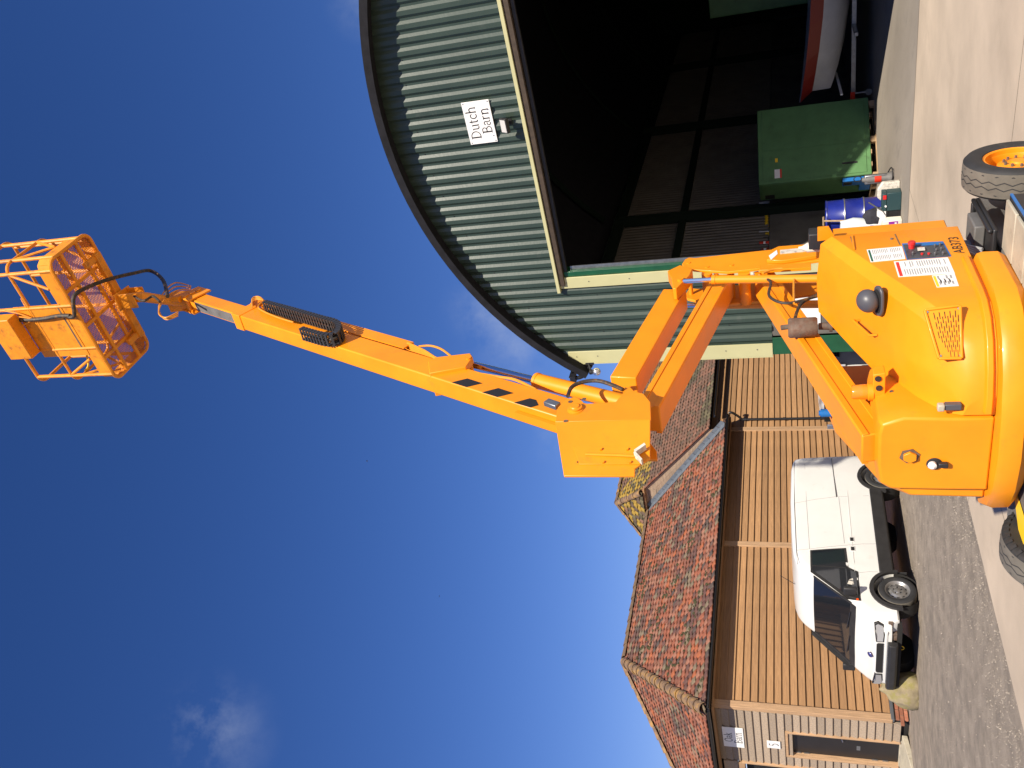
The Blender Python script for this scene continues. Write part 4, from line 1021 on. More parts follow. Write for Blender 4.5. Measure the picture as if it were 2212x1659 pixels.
# hoses at the knuckle
for pts, r, mt in (([(1650,600),(1665,610),(1662,640),(1700,655),(1765,640)],.012,'hose'), ([(1715,700),(1722,672),(1735,652),(1770,635)],.013,'hose'), ([(1648,590),(1670,582),(1690,580)],.010,'yhose'), ([(1715,655),(1715,608),(1722,602),(1760,600)],.009,'yhose'), ([(1625,590),(1632,600),(1640,596)],.012,'padwhite')):
    MB().tube(smoothpath([T_(x,y,-.02) for x,y in pts],5), r, 8).build('hose', M[mt], lift)
# ---- tower head: box plates and guard at the main boom foot
hd = [(1199,911),(1205,880),(1222,863),(1243,856),(1258,866),(1262,872),(1330,868),(1345,850),(1350,836),(1362,836),(1370,845),(1390,850),(1405,868),(1406,906)]
for t0 in (-.02, -.44):
    ext([T_(x,min(y,911 if t0 > -.1 else 885),-.02) for x,y in hd], t0, t0-.02).build('tower_plate', Y, lift, bevel=.004)
# folded front guard: bends at y ~ 910 and swings out toward the camera side
g0 = [T_(1199,911,-.02), T_(1405,906,-.02)]
gd = [(1199,911),(1405,906),(1404,990),(1371,1012),(1371,1028),(1218,1028)]
q = []
for x, y in gd:
    p = T_(x, y, -.02); q.append(P(p[0], -.018 - .35*max(0,(g0[0][0]-p[0])), p[2]))
qq = []
for x, y in gd:        # plane through the fold line, turned 18 degrees away
    n_ = (LN*math.cos(R(14)) + LE*-math.sin(R(14))); o0 = LC + LE*g0[0][0] + LN*-.015; qq.append(st(hit(x, y, o0, n_)))
gn = V((-math.sin(R(14)), -math.cos(R(14)), 0))
gp_ = MB().prism(qq, gn*-.018).build('guard', Y, lift, bevel=.004)
def gpt(x, y, off=.0):
    n_ = (LN*math.cos(R(14)) + LE*-math.sin(R(14))); o0 = LC + LE*g0[0][0] + LN*-.015 + n_*off; return st(hit(x, y, o0, n_))
MB().prism([gpt(*p,.001) for p in ((1238,966),(1383,966),(1383,1004),(1252,1004))], gn*.006).build('guard_plate', Y, lift, bevel=.002)
MB().tube([gpt(1265,981,.012), gpt(1330,983,.016), gpt(1372,985,.02)], .010, 8).build('guard_rib', Y, lift)
for x, y in ((1298,972),(1355,972),(1303,1000),(1361,1000)): p = gpt(x,y,.006); MB().cyl(p, p+gn*.015, .010, 6).build('bolt', Y, lift)
for x, y in ((1243,971),(1248,998)): p = gpt(x,y,.0015); MB().cyl(p, p+gn*.001, .007, 8).build('hole', M['void'], lift)
MB().prism([gpt(*p,.008) for p in ((1372,982),(1394,967),(1397,971),(1376,986))], gn*.05).prism([gpt(*p,.008) for p in ((1374,985),(1390,1002),(1387,1005),(1371,988))], gn*.05).build('angle_end', M['padwhite'], lift)
MB().boxp((-.72,.04,2.95),(-.70,.44,3.42)).build('tower_back', Y, lift)
pv = T_(1243, 884, -.02)
MB().lathe([(0,.03),(.03,.03),(.035,.022),(.05,.02),(.05,.008),(.06,.004),(.06,0),(0,0)], pv, (0,-1,0), 20).build('pivot_boss', Y, lift, smooth=30)
for x, y in ((1232,868),(1222,910),(1262,862)): p = T_(x,y,-.019); MB().cyl(p, p+V((0,-.003,0)), .016, 12).build('hole', M['rust'], lift)
MB().boxp((-.06,0,-.03),(.06,.04,.03), Matrix.Translation(T_(1192,868,-.04)) @ Matrix.Rotation(R(-60),4,'Y')).build('limit_switch', M['steel'], lift, bevel=.006)
# ---- main boom
MT0, MT1 = -.14, -.31; mt_ = (MT0+MT1)/2
ca, cb = T_(745.5,754.5,MT0), T_(1202,898.5,MT0)              # crease (upper edge)
ra_ = T_(1039.6,803.5,MT0)
bd = (ca-cb).normalized(); bp_ = V((bd.z, 0, -bd.x))            # along boom; towards its underside
dep = (ra_-cb).dot(bp_); print('main boom depth', dep, 'angle', math.degrees(math.atan2(bd.z, bd.x)))
end_s = (T_(516,670,MT0)-cb).dot(bd); print('outer length', end_s)
def BM(l, h, t): q = cb + bd*l + bp_*h; return P(q[0], t, q[2])   # l along, h from crease downwards (underside +)
mbm = MB().loft([[BM(l,0,MT0),BM(l,dep,MT0),BM(l,dep,MT1),BM(l,0,MT1)] for l in (-.28, end_s)]).build('main_boom', Y, lift, bevel=.012)
MB().loft([[BM(l,-.012,MT0+.008),BM(l,dep+.012,MT0+.008),BM(l,dep+.012,MT1-.008),BM(l,-.012,MT1-.008)] for l in (end_s-.16, end_s)]).build('collar', Y, mbm, bevel=.006)
MB().beam(BM(-.2,-.02,mt_), BM(.4,-.02,mt_), .05, .03).build('boom_pad', Y, mbm)
# black diamonds
def onboom(x, y, off=.0015): return T_(x, y, MT0+off)
def z3(x, y): return (745.5+.30636*x, 711.6+.30636*y)
for pts in (((750,374),(862,346),(968,380),(855,407)), ((965,444),(1080,414),(1188,449),(1072,477)), ((1190,517),(1302,486),(1345,497),(1364,534),(1305,551))):
    q = [onboom(*z3(*p)) for p in pts]; MB().prism(q, (0,-.0012,0)).build('diamond_mark', M['ink'], mbm)
q = [onboom(*z3(*p)) for p in ((420,175),(845,480))]
# welded doubler plate near the ram lug
ext([T_(*z3(*p),MT0) for p in ((590,245),(650,215),(885,188),(905,215),(855,285),(600,330))], MT0+.03, MT0-.03).build('ram_lug', Y, mbm, bevel=.006)
ext([T_(*z3(*p),MT0) for p in ((590,245),(650,215),(885,188),(905,215),(855,285),(600,330))], MT1+.03, MT1-.03).build('ram_lug', Y, mbm, bevel=.006)
pl_ = T_(*z3(870,205), MT0+.03); MB().cyl(pl_+V((0,-.01,0)), pl_+V((0,.25,0)), .022, 14).build('lug_pin', Y, mbm)
# lifting ram under the boom
r0, r1, r2 = [T_(x,y,mt_) for x,y in ((1358,872),(1158,822),(1015,786))]
MB().cyl(r0, r1, .062, 22).cyl(r1+(r0-r1)*.03, r1, .066, 22).build('lift_ram_barrel', Y, lift)
MB().cyl(r1, r2, .030, 18).build('lift_ram_rod', M['chrome'], lift)
# cable tray, energy chain
def side(x, y, t): return T_(x, y, t)
t0_, t1_ = (T_(564,645,MT0)-cb).dot(bd), (T_(882,748,MT0)-cb).dot(bd)
tray = MB()
tray.loft([[BM(l,dep+.004,MT0+.01),BM(l,dep+.125,MT0+.01),BM(l,dep+.125,MT0-.0),BM(l,dep+.004,MT0-.0)] for l in (t1_, t0_)])
tray.loft([[BM(l,dep+.112,MT0),BM(l,dep+.125,MT0),BM(l,dep+.125,MT1),BM(l,dep+.112,MT1)] for l in (t1_, t0_)])
tray.build('cable_tray', Y, mbm)
def z2(x, y): return (271+.2451*x, 576+.2451*y)
cpath = [z2(1225,345), z2(1500,420), z2(1740,490), z2(1850,520), z2(1890,555), z2(1880,610), z2(1830,640), z2(1760,640), z2(1660,615), z2(1560,585)]
cp3 = smoothpath([T_(x,y,MT0+.075) for x,y in cpath], 10)
ch = MB().tube(cp3, .016, 6).build('cable_chain', M['hose'], mbm)
lnk = MB().boxp((-.019,-.062,-.027),(.019,-.052,.027)).boxp((-.019,.052,-.027),(.019,.062,.027)).boxp((-.010,-.062,-.03),(.010,.062,-.022)).boxp((-.010,-.062,.022),(.010,.062,.03)).mesh('chain_link', M['chainblk'], 0)
acc_ = 0; last = cp3[0]; stp = .047
for i in range(1, len(cp3)):
    seg = (cp3[i]-cp3[i-1]); L = seg.length; d = seg.normalized(); pos = stp-acc_
    while pos < L:
        c = cp3[i-1]+d*pos; yv = V((0,1,0)); zv = d.cross(yv); Mx = Matrix((d, yv, zv)).transposed().to_4x4(); Mx.translation = c
        o = put(lnk, 'chain_link', ch); o.matrix_local = Mx; pos += stp
    acc_ = (L-(pos-stp))
# hoses out of the tray and along the ram
for k in range(5):
    a = z3(440,95+14*k); b = z3(560,150+12*k); c = z3(650,205+3*k); dd_ = z3(720,205)
    MB().tube(smoothpath([T_(*p, MT0+.02-.02*k) for p in (a,b,c,dd_)],4), .011, 6).build('hose', M['yhose'], mbm)
MB().tube(smoothpath([T_(*z3(*p), MT0+.02) for p in ((520,120),(600,115),(680,140),(760,200))],6), .010, 8).build('hose', M['yhose'], mbm)
for k in range(2):
    MB().tube(smoothpath([T_(*z3(*p), MT0-.01-.03*k) for p in ((930,310),(1080,335),(1200,355),(1345,425+6*k))],6), .012, 8).build('hose', M['yhose'], mbm)
MB().tube(smoothpath([T_(*z3(*p), -.01) for p in ((1570,470),(1600,405),(1680,370),(1780,362),(1880,390),(1960,425))],6), .015, 8).build('hose', M['hose'], lift)
for k in range(3):
    MB().tube(smoothpath([T_(*z2(*p), MT0+.02+.015*k) for p in ((1120,340+8*k),(1120,280+14*k),(1170,265+12*k),(1215,300),(1170,355),(1230,400),(1350,440+5*k),(1480,490))],6), .009, 6).build('hose', M['yhose'], mbm)
# ---- inner boom, tip
il0, il1 = end_s-.4, (T_(415,640,MT0)-cb).dot(bd)
ib_ = MB().loft([[BM(l,.03,MT0-.015),BM(l,dep-.03,MT0-.015),BM(l,dep-.03,MT1+.015),BM(l,.03,MT1+.015)] for l in (il0, il1)]).build('inner_boom', Y, lift, bevel=.008)
MB().loft([[BM(l,.026,MT0-.03),BM(l,.03,MT0-.03),BM(l,.03,MT1+.03),BM(l,.026,MT1+.03)] for l in (end_s+.02, il1-.12)]).build('wear_strip', M['greydeck'], ib_)
hx = MB()
hx.loft([[BM(l,-.02,MT0+.01),BM(l,dep+.04,MT0+.01),BM(l,dep+.04,MT0-.012),BM(l,-.02,MT0-.012)] for l in (il1-.10, il1+.20)])
hx.loft([[BM(l,-.02,MT1-.01),BM(l,dep+.04,MT1-.01),BM(l,dep+.04,MT1+.012),BM(l,-.02,MT1+.012)] for l in (il1-.10, il1+.20)])
hx.build('boom_head', Y, lift, bevel=.006)
for hh_ in (.03, .12, .2):
    MB().cyl(BM(il1+.06,hh_,MT0+.025), BM(il1+.06,hh_,MT1-.025), .035, 16).build('head_pin', Y, lift)
# ---- platform carrier between boom head and basket
FZ = 9.4
tipc = BM(il1+.12, dep*.5, mt_)
bc = [Z_(181,498,FZ), Z_(321,739,FZ), Z_(255,830,FZ), Z_(108,572,FZ)]    # floor corners
bcen = sum(bc, V((0,0,0)))/4
bx = ((bc[0]-bc[1])+(bc[3]-bc[2])).normalized(); by = V((-bx.y, bx.x, 0))
if by.dot(bc[2]-bc[1]) < 0: by = -by
BL = ((bc[0]-bc[1]).length+(bc[3]-bc[2]).length)/2; BW = ((bc[1]-bc[2]).length+(bc[0]-bc[3]).length)/2
print('basket', BL, BW, 'tip', tipc, 'cen', bcen)
def Bk(u, v, z): return bcen + bx*(u*BL) + by*(v*BW) + V((0,0,z))       # u,v in -.5...5 ; v=+.5 is the side towards the camera
mount = Bk(-.02,-.34,-.12)
MB().tube([tipc, tipc+V((-.05,0,.12)), mount+V((.0,0,-.28)), mount], [.055,.055,.06,.06], 14).build('slew_post', Y, lift, smooth=40)
MB().beam(tipc+V((.0,.0,-.05)), tipc+V((-.02,0,.30)), .20, .16, V((1,0,0))).build('rotator', Y, lift, bevel=.01)
MB().cyl(T_(345,662,mt_)+V((0,-.08,0)), T_(395,660,mt_)+V((0,-.08,0)), .038, 16).build('levelling_ram', Y, lift)
MB().cyl(T_(345,662,mt_)+V((0,-.08,0)), T_(300,663,mt_)+V((0,-.08,0)), .016, 12).build('levelling_rod', M['chrome'], lift)
MB().boxp((-.14,-.10,-.02),(.14,.10,.0), Matrix.Translation(mount)).boxp((-.10,-.09,-.24),(-.08,.09,-.02), Matrix.Translation(mount)).boxp((.08,-.09,-.24),(.10,.09,-.02), Matrix.Translation(mount)).build('carrier', M['basketpaint'], lift, bevel=.006)
for k in range(3):
    MB().tube(smoothpath([T_(x,y,MT0+.03+.02*k) for x,y in ((412,618+3*k),(378,611+9*k),(352,634+9*k),(343,668+4*k),(358,690-2*k),(385,682-4*k))],6), .008, 6).build('hose', M['yhose'], lift)
MB().tube(smoothpath([T_(362,640,.0),T_(352,605,.02),T_(325,585,.05),Z_(290,590,FZ-.12),Z_(240,602,FZ-.11),Z_(195,618,FZ-.10),Z_(160,640,FZ-.08),Bk(.10,.60,-.02),Bk(.10,.58,.10)],6), .022, 10).build('hose', M['hose'], lift)
MB().tube(smoothpath([T_(345,652,.05),T_(330,640,.06),T_(310,650,.06),T_(290,640,.06)],6), .014, 8).build('hose', M['hose'], lift)
# ---- basket
bk = M['basketpaint']
BR = .021
floor = MB()
def rr_path(z, inset=0.0, rad=.10, n=5):
    hl, hw2 = BL/2-inset, BW/2-inset; pts = []
    for cx, cy, a0 in ((hl-rad,hw2-rad,0),(-hl+rad,hw2-rad,90),(-hl+rad,-hw2+rad,180),(hl-rad,-hw2+rad,270)):
        for k in range(n+1):
            a = R(a0+90*k/n); pts.append(bcen+bx*(cx+rad*math.cos(a))+by*(cy+rad*math.sin(a))+V((0,0,z)))
    pts.append(pts[0]); return pts
bf = MB().tube(rr_path(0), BR, 8, cap=False).build('basket_floor_frame', bk, lift)
cb_ = MB()
for u in (-.30, -.02, .26): cb_.beam(Bk(u,-.5,-.0), Bk(u,.5,-.0), .035, .035)
for v in (-.18, .20): cb_.beam(Bk(-.5,v,-.002), Bk(.5,v,-.002), .04, .03)
cb_.build('cross_bars', bk, bf)
MB().beam(Bk(-.36,-.36,-.06), Bk(.36,-.36,-.06), .09, .07).build('floor_beam', bk, bf, bevel=.006)
for u in (-.33,.33): MB().beam(Bk(u,-.44,-.05), Bk(u,-.05,-.05), .07, .05).build('floor_beam', bk, bf, bevel=.005)
# expanded metal floor
em = MB(); pit = .044; slope = 1.8
hl, hw2 = BL/2-.02, BW/2-.02
k = -int((2*hl+2*hw2*slope)/pit)-2
nlines = int((2*hl+2*hw2*slope)/pit)+2
for sgn in (1,-1):
    for i in range(nlines):
        u0 = -hl-hw2*slope+i*pit
        # line: u = u0 + sgn*slope*(v) (+offset)
        pts = []
        for vv in (-hw2, hw2):
            pts.append((u0+hw2*slope*0+ (slope*(vv+hw2) if sgn > 0 else slope*(hw2-vv)), vv))
        (ua,va),(ub,vb) = pts
        # clip in u
        def clipu(ua,va,ub,vb):
            t0,t1 = 0.,1.; du = ub-ua
            if abs(du) < 1e-9: return None
            ta,tb = (-hl-ua)/du,(hl-ua)/du
            if ta > tb: ta,tb = tb,ta
            t0 = max(t0,ta); t1 = min(t1,tb)
            if t1-t0 < 1e-3: return None
            return (ua+du*t0, va+(vb-va)*t0, ua+du*t1, va+(vb-va)*t1)
        c = clipu(ua,va,ub,vb)
        if not c: continue
        a = bcen+bx*c[0]+by*c[1]+V((0,0,.024+.003*sgn)); b = bcen+bx*c[2]+by*c[3]+V((0,0,.024+.003*sgn))
        em.beam(a, b, .0042, .004)
em.build('floor_mesh', bk, bf, smooth=0, fix=False)
# toe boards
tbh = .15
for (u0,v0,u1,v1) in ((-.42,.5,.42,.5),(-.42,-.5,.42,-.5),(-.5,-.36,-.5,.36),(.5,-.36,.5,.36)):
    MB().beam(Bk(u0,v0,tbh/2+.03), Bk(u1,v1,tbh/2+.03), .010, tbh).build('toe_board', bk, bf)
for cx, cy in ((-1,1),(1,1),(1,-1),(-1,-1)):
    a = bcen+bx*(cx*BL*.42)+by*(cy*BW*.5); b = bcen+bx*(cx*BL*.5)+by*(cy*BW*.36)
    mid = bcen+bx*(cx*BL*.475)+by*(cy*BW*.46)
    for p, q_ in ((a,mid),(mid,b)): MB().beam(p+V((0,0,tbh/2+.03)), q_+V((0,0,tbh/2+.03)), .008, tbh).build('toe_board', bk, bf)
# uprights and rails
TOPZ = 1.12
MB().tube(rr_path(TOPZ), BR, 8, cap=False).build('top_rail', bk, bf)
MB().tube(rr_path(.60), BR*.85, 8, cap=False).build('mid_rail', bk, bf)
for u, v in ((-.44,.5),(-.20,.5),(.16,.5),(.44,.5),(-.44,-.5),(-.1,-.5),(.2,-.5),(.44,-.5),(.5,-.30),(.5,.30),(-.5,-.30),(-.5,.30)):
    MB().cyl(Bk(u,v,.0), Bk(u,v,TOPZ), BR, 8).build('upright', bk, bf)
for a, b in (((.44,.5,.62),(.30,.5,.18)),((-.44,.5,.62),(-.30,.5,.2)),((.5,.30,.6),(.5,-.05,.2)),((.5,-.30,.6),(.5,-.05,.2)),((-.5,.30,.6),(-.5,0,.2)),((-.5,-.30,.6),(-.5,0,.2)),((-.44,-.5,.6),(-.25,-.5,.2)),((.44,-.5,.6),(.3,-.5,.2))):
    MB().cyl(Bk(*a), Bk(*b), BR*.8, 8).build('brace', bk, bf)
# sheeted centre panel facing the camera, with the control console behind it
MB().prism([Bk(-.26,.507,.16),Bk(.18,.507,.16),Bk(.18,.507,.82),(Bk(-.26,.507,.82))], by*.006).build('front_sheet', bk, bf)
MB().prism([Bk(-.22,.52,.62),Bk(.20,.52,.62),Bk(.20,.30,.80),Bk(-.22,.30,.80)], V((0,0,.02))).build('console_tray', bk, bf, bevel=.004)
MB().prism([Bk(-.20,.54,.80),Bk(.14,.54,.80),Bk(.14,.54,1.12),Bk(-.20,.54,1.12)], by*.15).build('console', bk, bf, bevel=.01)
MB().boxp((-.3*1.0,-.004,-.01),(.3,.004,.012), Matrix.Translation(Bk(-.02,.512,.20)) @ Matrix.Rotation(math.atan2(bx.y,bx.x),4,'Z')).build('rust_seam', M['rust'], bf)
# control cable from under the floor up the front
MB().tube(smoothpath([Bk(.10,.59,.04), Bk(.10,.57,.22), Bk(.08,.55,.50), Bk(.08,.54,.85)],6), .024, 10).build('control_cable', M['hose'], bf)
for k in range(4): MB().tube(smoothpath([Bk(.08,.54,.60), Bk(.05+.03*k,.56,.75), Bk(.02+.05*k,.56,.92)],5), .009, 6).build('wire', M['yhose'], bf)
MB().tube(smoothpath([Bk(-.34,.2,.45),Bk(-.40,.35,.40),Bk(-.42,.45,.42)],5), .012, 8).build('lanyard', M['decalyel'], bf)
# ================================================================== WHITE VAN
M['vanwhite'] = material('van_white', (.68,.67,.635), .28, var=.04, vscale=1.5, dirt=(.42,.37,.29), dirtamt=.05, dscale=4, coat=.5)
M['glass'] = material('dark_glass', (.012,.014,.018), .04, spec=.6, coat=.3)
M['vanblack'] = material('black_trim', (.022,.021,.021), .55, var=.25, vscale=5)
M['alloy'] = material('steel_rim', (.30,.29,.28), .38, .7, var=.2, vscale=9)
M['lens'] = material('lamp_lens', (.55,.56,.58), .08, .5, coat=.6)
M['redlens'] = material('orange_lens', (.75,.08,.01), .2)
vf = V((-.58,-.815,0)).normalized(); vl = V((-vf.y, vf.x, 0)); v0 = gnd(1985,1310)-vl*.85
van = thing('van', 'white panel van with black sills parked beside the weatherboarded barn', 'van', v0, math.atan2(vf.y, vf.x))
def lerp(tab, x):
    if x >= tab[0][0]: return tab[0][1]
    for (a, p), (b, q) in zip(tab, tab[1:]):
        if x >= b: t = (x-b)/(a-b); return q+(p-q)*t
    return tab[-1][1]
ztab = [(.47,.70),(.42,.745),(.34,.785),(.2,.90),(.05,1.03),(-.05,1.11),(-.66,1.70),(-.72,1.76),(-.82,1.88),(-.95,1.985),(-1.15,2.045),(-1.5,2.075),(-2.6,2.085),(-3.6,2.06),(-3.88,2.02),(-3.95,1.93)]
wtab = [(.47,.60),(.44,.74),(.38,.86),(.28,.915),(.1,.94),(-.3,.95),(-3.3,.95),(-3.75,.935),(-3.9,.91),(-3.95,.87)]
def ys(x, z):
    w_ = lerp(wtab, x); dz = max(z-.98, 0); fl = -.012 if z > .98 else 0
    return w_*(1-.078*dz**1.45)+fl
def vsec(x):
    zt = lerp(ztab, x); w_ = lerp(wtab, x); zb = .34 if x < .40 else .46
    r = min(.13, (zt-zb)*.3); zl = zt-r; L = []
    lv = [zb, zb+.03]+[zb+.03+(zl-zb-.03)*k/7 for k in range(1,8)]
    half = [(0,zb-.0),(w_*.6,zb-.0)]
    for i, z in enumerate(lv): half.append((ys(x,z)-(.03 if i == 0 else 0), z))
    yl = ys(x, zl); rr_ = min(r*1.0, .14)
    for k in range(1,5):
        a = R(90*k/4.0); half.append((yl-rr_*(1-math.cos(a)), zl+r*math.sin(a)*.93))
    yc = half[-1][0]
    half += [(yc*.66, zt-.012),(yc*.33, zt-.002),(0, zt)]
    full = [(x, y, z) for y, z in half] + [(x, -y, z) for y, z in reversed(half[1:-1])]
    return full
xs_ = [.47,.44,.40,.34,.27,.2,.12,.05,-.05,-.2,-.35,-.5,-.62,-.70,-.76,-.82,-.9,-1.0,-1.15,-1.4,-1.8,-2.2,-2.6,-3.0,-3.3,-3.6,-3.78,-3.88,-3.93,-3.95]
body = MB().loft([vsec(x) for x in xs_])
bo = body.build('body', M['vanwhite'], van, smooth=40)
# wheel arches cut through the body
HX = (-.27, -3.22); WR = .315
cut = MB()
for hx_ in HX: cut.cyl((hx_,-1.2,.33),(hx_,-.55,.33),.385,28).cyl((hx_,.55,.33),(hx_,1.2,.33),.385,28)
co_ = cut.build('cutter', M['vanblack'], van)
bmod = bo.modifiers.new('b','BOOLEAN'); bmod.object = co_; bmod.operation = 'DIFFERENCE'; bmod.solver = 'EXACT'
bpy.context.view_layer.update()
nm_ = bpy.data.meshes.new_from_object(bo.evaluated_get(bpy.context.evaluated_depsgraph_get())); bo.modifiers.clear(); bo.data = nm_; bo.name = 'body'
bo.data.shade_smooth(); bo.data.set_sharp_from_angle(angle=R(40)); bpy.data.objects.remove(co_)
for hx_ in HX:
    for sy in (1,-1):
        MB().lathe([(.39,0),(.385,.30),(0,.30)], (hx_,sy*.93,.33), (0,-sy,0), 28).build('wheel_well', M['void'], van, fix=False)
        fl_ = MB(); n = 18; secs = []
        for k in range(n+1):
            a = R(-8+196*k/n); c, s = math.cos(a), math.sin(a); y = .955*sy
            secs.append([(hx_+.375*c, y-.03*sy, .33+.375*s),(hx_+.375*c, y+.022*sy, .33+.375*s),(hx_+.44*c, y+.016*sy, .33+.44*s),(hx_+.45*c, y-.03*sy, .33+.45*s)])
        fl_.loft(secs).build('wheel_arch', M['vanblack'], van, smooth=50)
def vwheel(x, sy):
    e = MB().lathe([(.20,-.10),(.215,-.112),(.275,-.115),(.305,-.098),(WR,-.06),(WR,.06),(.305,.098),(.275,.115),(.215,.112),(.20,.10)], (0,0,0), (0,1,0), 44, closed=True).build('wheel', M['rubber'], van, smooth=40)
    e.location = (x, sy*.84, WR); e.rotation_euler = (0,0,0 if sy < 0 else math.pi)
    tr_ = MB().lathe([(.306,-.098),(WR+.001,-.06),(WR+.001,.06),(.306,.098)], (0,0,0), (0,1,0), 44).build('tread', M['tread'], e)
    MB().lathe([(.205,-.105),(.19,-.10),(.178,-.07),(.165,-.055),(.14,-.058),(.11,-.085),(.085,-.09),(.06,-.085),(.05,-.095),(0,-.095)], (0,0,0), (0,1,0), 40).build('rim', M['alloy'], e, smooth=50)
    hl_ = MB()
    for k in range(5):
        a = 2*math.pi*k/5; hl_.cyl((.068*math.cos(a),-.102,.068*math.sin(a)),(.068*math.cos(a),-.08,.068*math.sin(a)),.011,8)
    hl_.build('wheel_nuts', M['blacksteel'], e)
    ho = MB()
    for k in range(10):
        a = 2*math.pi*k/10; c = V((.145*math.cos(a),-.067,.145*math.sin(a))); u = V((-math.sin(a),0,math.cos(a))); w2 = V((math.cos(a),0,math.sin(a)))
        ho.quad(c+u*.022+w2*.008, c-u*.022+w2*.008, c-u*.022-w2*.008, c+u*.022-w2*.008)
    ho.build('rim_slots', M['void'], e, smooth=0, fix=False)
for x in HX:
    for sy in (1,-1): vwheel(x, sy)
# sills
for sy in (1,-1):
    q = [(.955,.335),(.975,.36),(.972,.56),(.955,.575),(.93,.575),(.93,.335)]
    MB().loft([[(x,sy*a,b) for a,b in q] for x in (-.66,-2.84)]).build('sill', M['vanblack'], van, bevel=.006)
    MB().loft([[(x,sy*a,b) for a,b in q] for x in (-3.62,-3.92)]).build('sill', M['vanblack'], van, bevel=.006)
def sidepoly(pts, sy, off, th, mat, name, par=van):
    q = [(x, sy*(ys(x, z)+off), z) for x, z in pts]; return MB().prism(q, (0,sy*th,0)).build(name, mat, par)
def sidestrip(pts, sy, w_, mat, name, off=.003):
    mb = MB(); P_ = [V((x, sy*(ys(x, z)+off), z)) for x, z in pts]
    for a, b in zip(P_, P_[1:]): mb.beam(a, b, .006, w_, V((0,sy,0)) if False else V((0,1,0)))
    return mb.build(name, mat, van)
wfr = [(-1.20,1.735),(-.655,1.745),(-.02,1.15),(.02,.93),(-.65,.93),(-.765,1.085),(-1.24,1.10)]
wgl = [(-1.175,1.70),(-.70,1.71),(-.11,1.15),(-.07,.965),(-.62,.965),(-.74,1.125),(-1.205,1.14)]
def grid_poly(pts, sy, off, mat, name, par, n=8):
    """polygon following the curved side: split in horizontal bands"""
    zs = sorted({z for _, z in pts}); z0, z1 = min(zs), max(zs); mb = MB(); lv = sorted(set([z0+(z1-z0)*k/n for k in range(n+1)]+zs))
    def span(z):
        xs2 = []
        for (xa,za),(xb,zb) in zip(pts, pts[1:]+pts[:1]):
            if min(za,zb)-1e-9 <= z <= max(za,zb)+1e-9:
                if abs(za-zb) < 1e-9: xs2 += [xa,xb]
                else: xs2.append(xa+(xb-xa)*(z-za)/(zb-za))
        return min(xs2), max(xs2)
    for a, b in zip(lv, lv[1:]):
        e = 1e-5; l0, r0_ = span(a+e); l1, r1_ = span(b-e)
        mb.add([(l0,sy*(ys(l0,a)+off),a),(r0_,sy*(ys(r0_,a)+off),a),(r1_,sy*(ys(r1_,b)+off),b),(l1,sy*(ys(l1,b)+off),b)], ((0,1,2,3),))
    return mb.build(name, mat, par, fix=False, smooth=60)
for sy in (1,-1):
    fr_ = grid_poly(wfr, sy, .004, M['vanblack'], 'window_surround', van)
    grid_poly(wgl, sy, .008, M['glass'], 'side_window', fr_)
    MB().beam((-.74,sy*(ys(-.74,1.15)+.010),1.12),(-.80,sy*(ys(-.8,1.68)+.010),1.71),.012,.02,V((1,0,0))).build('window_bar', M['vanblack'], fr_)
    # mirror
    MB().prism([(-.28,sy*.93,.97),(-.02,sy*.93,.96),(-.06,sy*.93,1.12)], (0,sy*.02,0)).build('mirror_base', M['vanblack'], van, bevel=.004)
    mh = MB().box((-.10,sy*1.06,1.10),(.07,.17,.22)).beam((-.12,sy*.93,1.05),(-.10,sy*1.0,1.08),.04,.05).build('mirror', M['vanblack'], van, bevel=.02)
MB().cyl((-.0,.955,.985),(-.0,.965,.985),.022,12).build('side_repeater', M['redlens'], van)
# pale sticker on the near window
stk = MB()
for pts in (((-.50,1.02),(-.46,1.10),(-.44,1.02)),((-.44,1.10),(-.36,1.13),(-.34,1.05),(-.42,1.02)),((-.40,1.03),(-.38,.985),(-.35,1.03))):
    stk.add([(x, ys(x,z)+.010, z) for x, z in pts], (tuple(range(len(pts))),))
stk.build('window_sticker', M['padwhite'], van, fix=False)
# windscreen
def wsp(u, k, off=.0):
    x = -.02+(-.655+.02)*k; zt = lerp(ztab, x); wd = (ys(x, zt-.1)-.10)*(1-.02*k); y = u*wd; z = zt-.012*u*u
    n = V((.70,0,.71)); return V((x, y, z))+n*(.008+off)
ws = MB(); nu, nk = 10, 4; ws.v = [wsp(-1+2*i/nu, j/nk) for j in range(nk+1) for i in range(nu+1)]
ws.f = [(j*(nu+1)+i, j*(nu+1)+i+1, (j+1)*(nu+1)+i+1, (j+1)*(nu+1)+i) for j in range(nk) for i in range(nu)]
wsg = ws.build('windscreen', M['glass'], van, fix=False, smooth=60)
cw = MB()
for i in range(nu): cw.quad(wsp(-1+2*i/nu,-.13,.002), wsp(-1+2*(i+1)/nu,-.13,.002), wsp(-1+2*(i+1)/nu,.03,.003), wsp(-1+2*i/nu,.03,.003))
cw.build('cowl', M['vanblack'], wsg, fix=False)
for sy in (1,-1): MB().beam(wsp(sy*1.0,0,.004), wsp(sy*1.0,1,.004), .045, .012, V((1,0,1))).build('pillar_trim', M['vanblack'], wsg)
for u0 in (.75,-.05): MB().tube([wsp(u0,.0,.02), wsp(u0-.62,.08,.022)], .009, 6).build('wiper', M['plasticblk'], wsg)
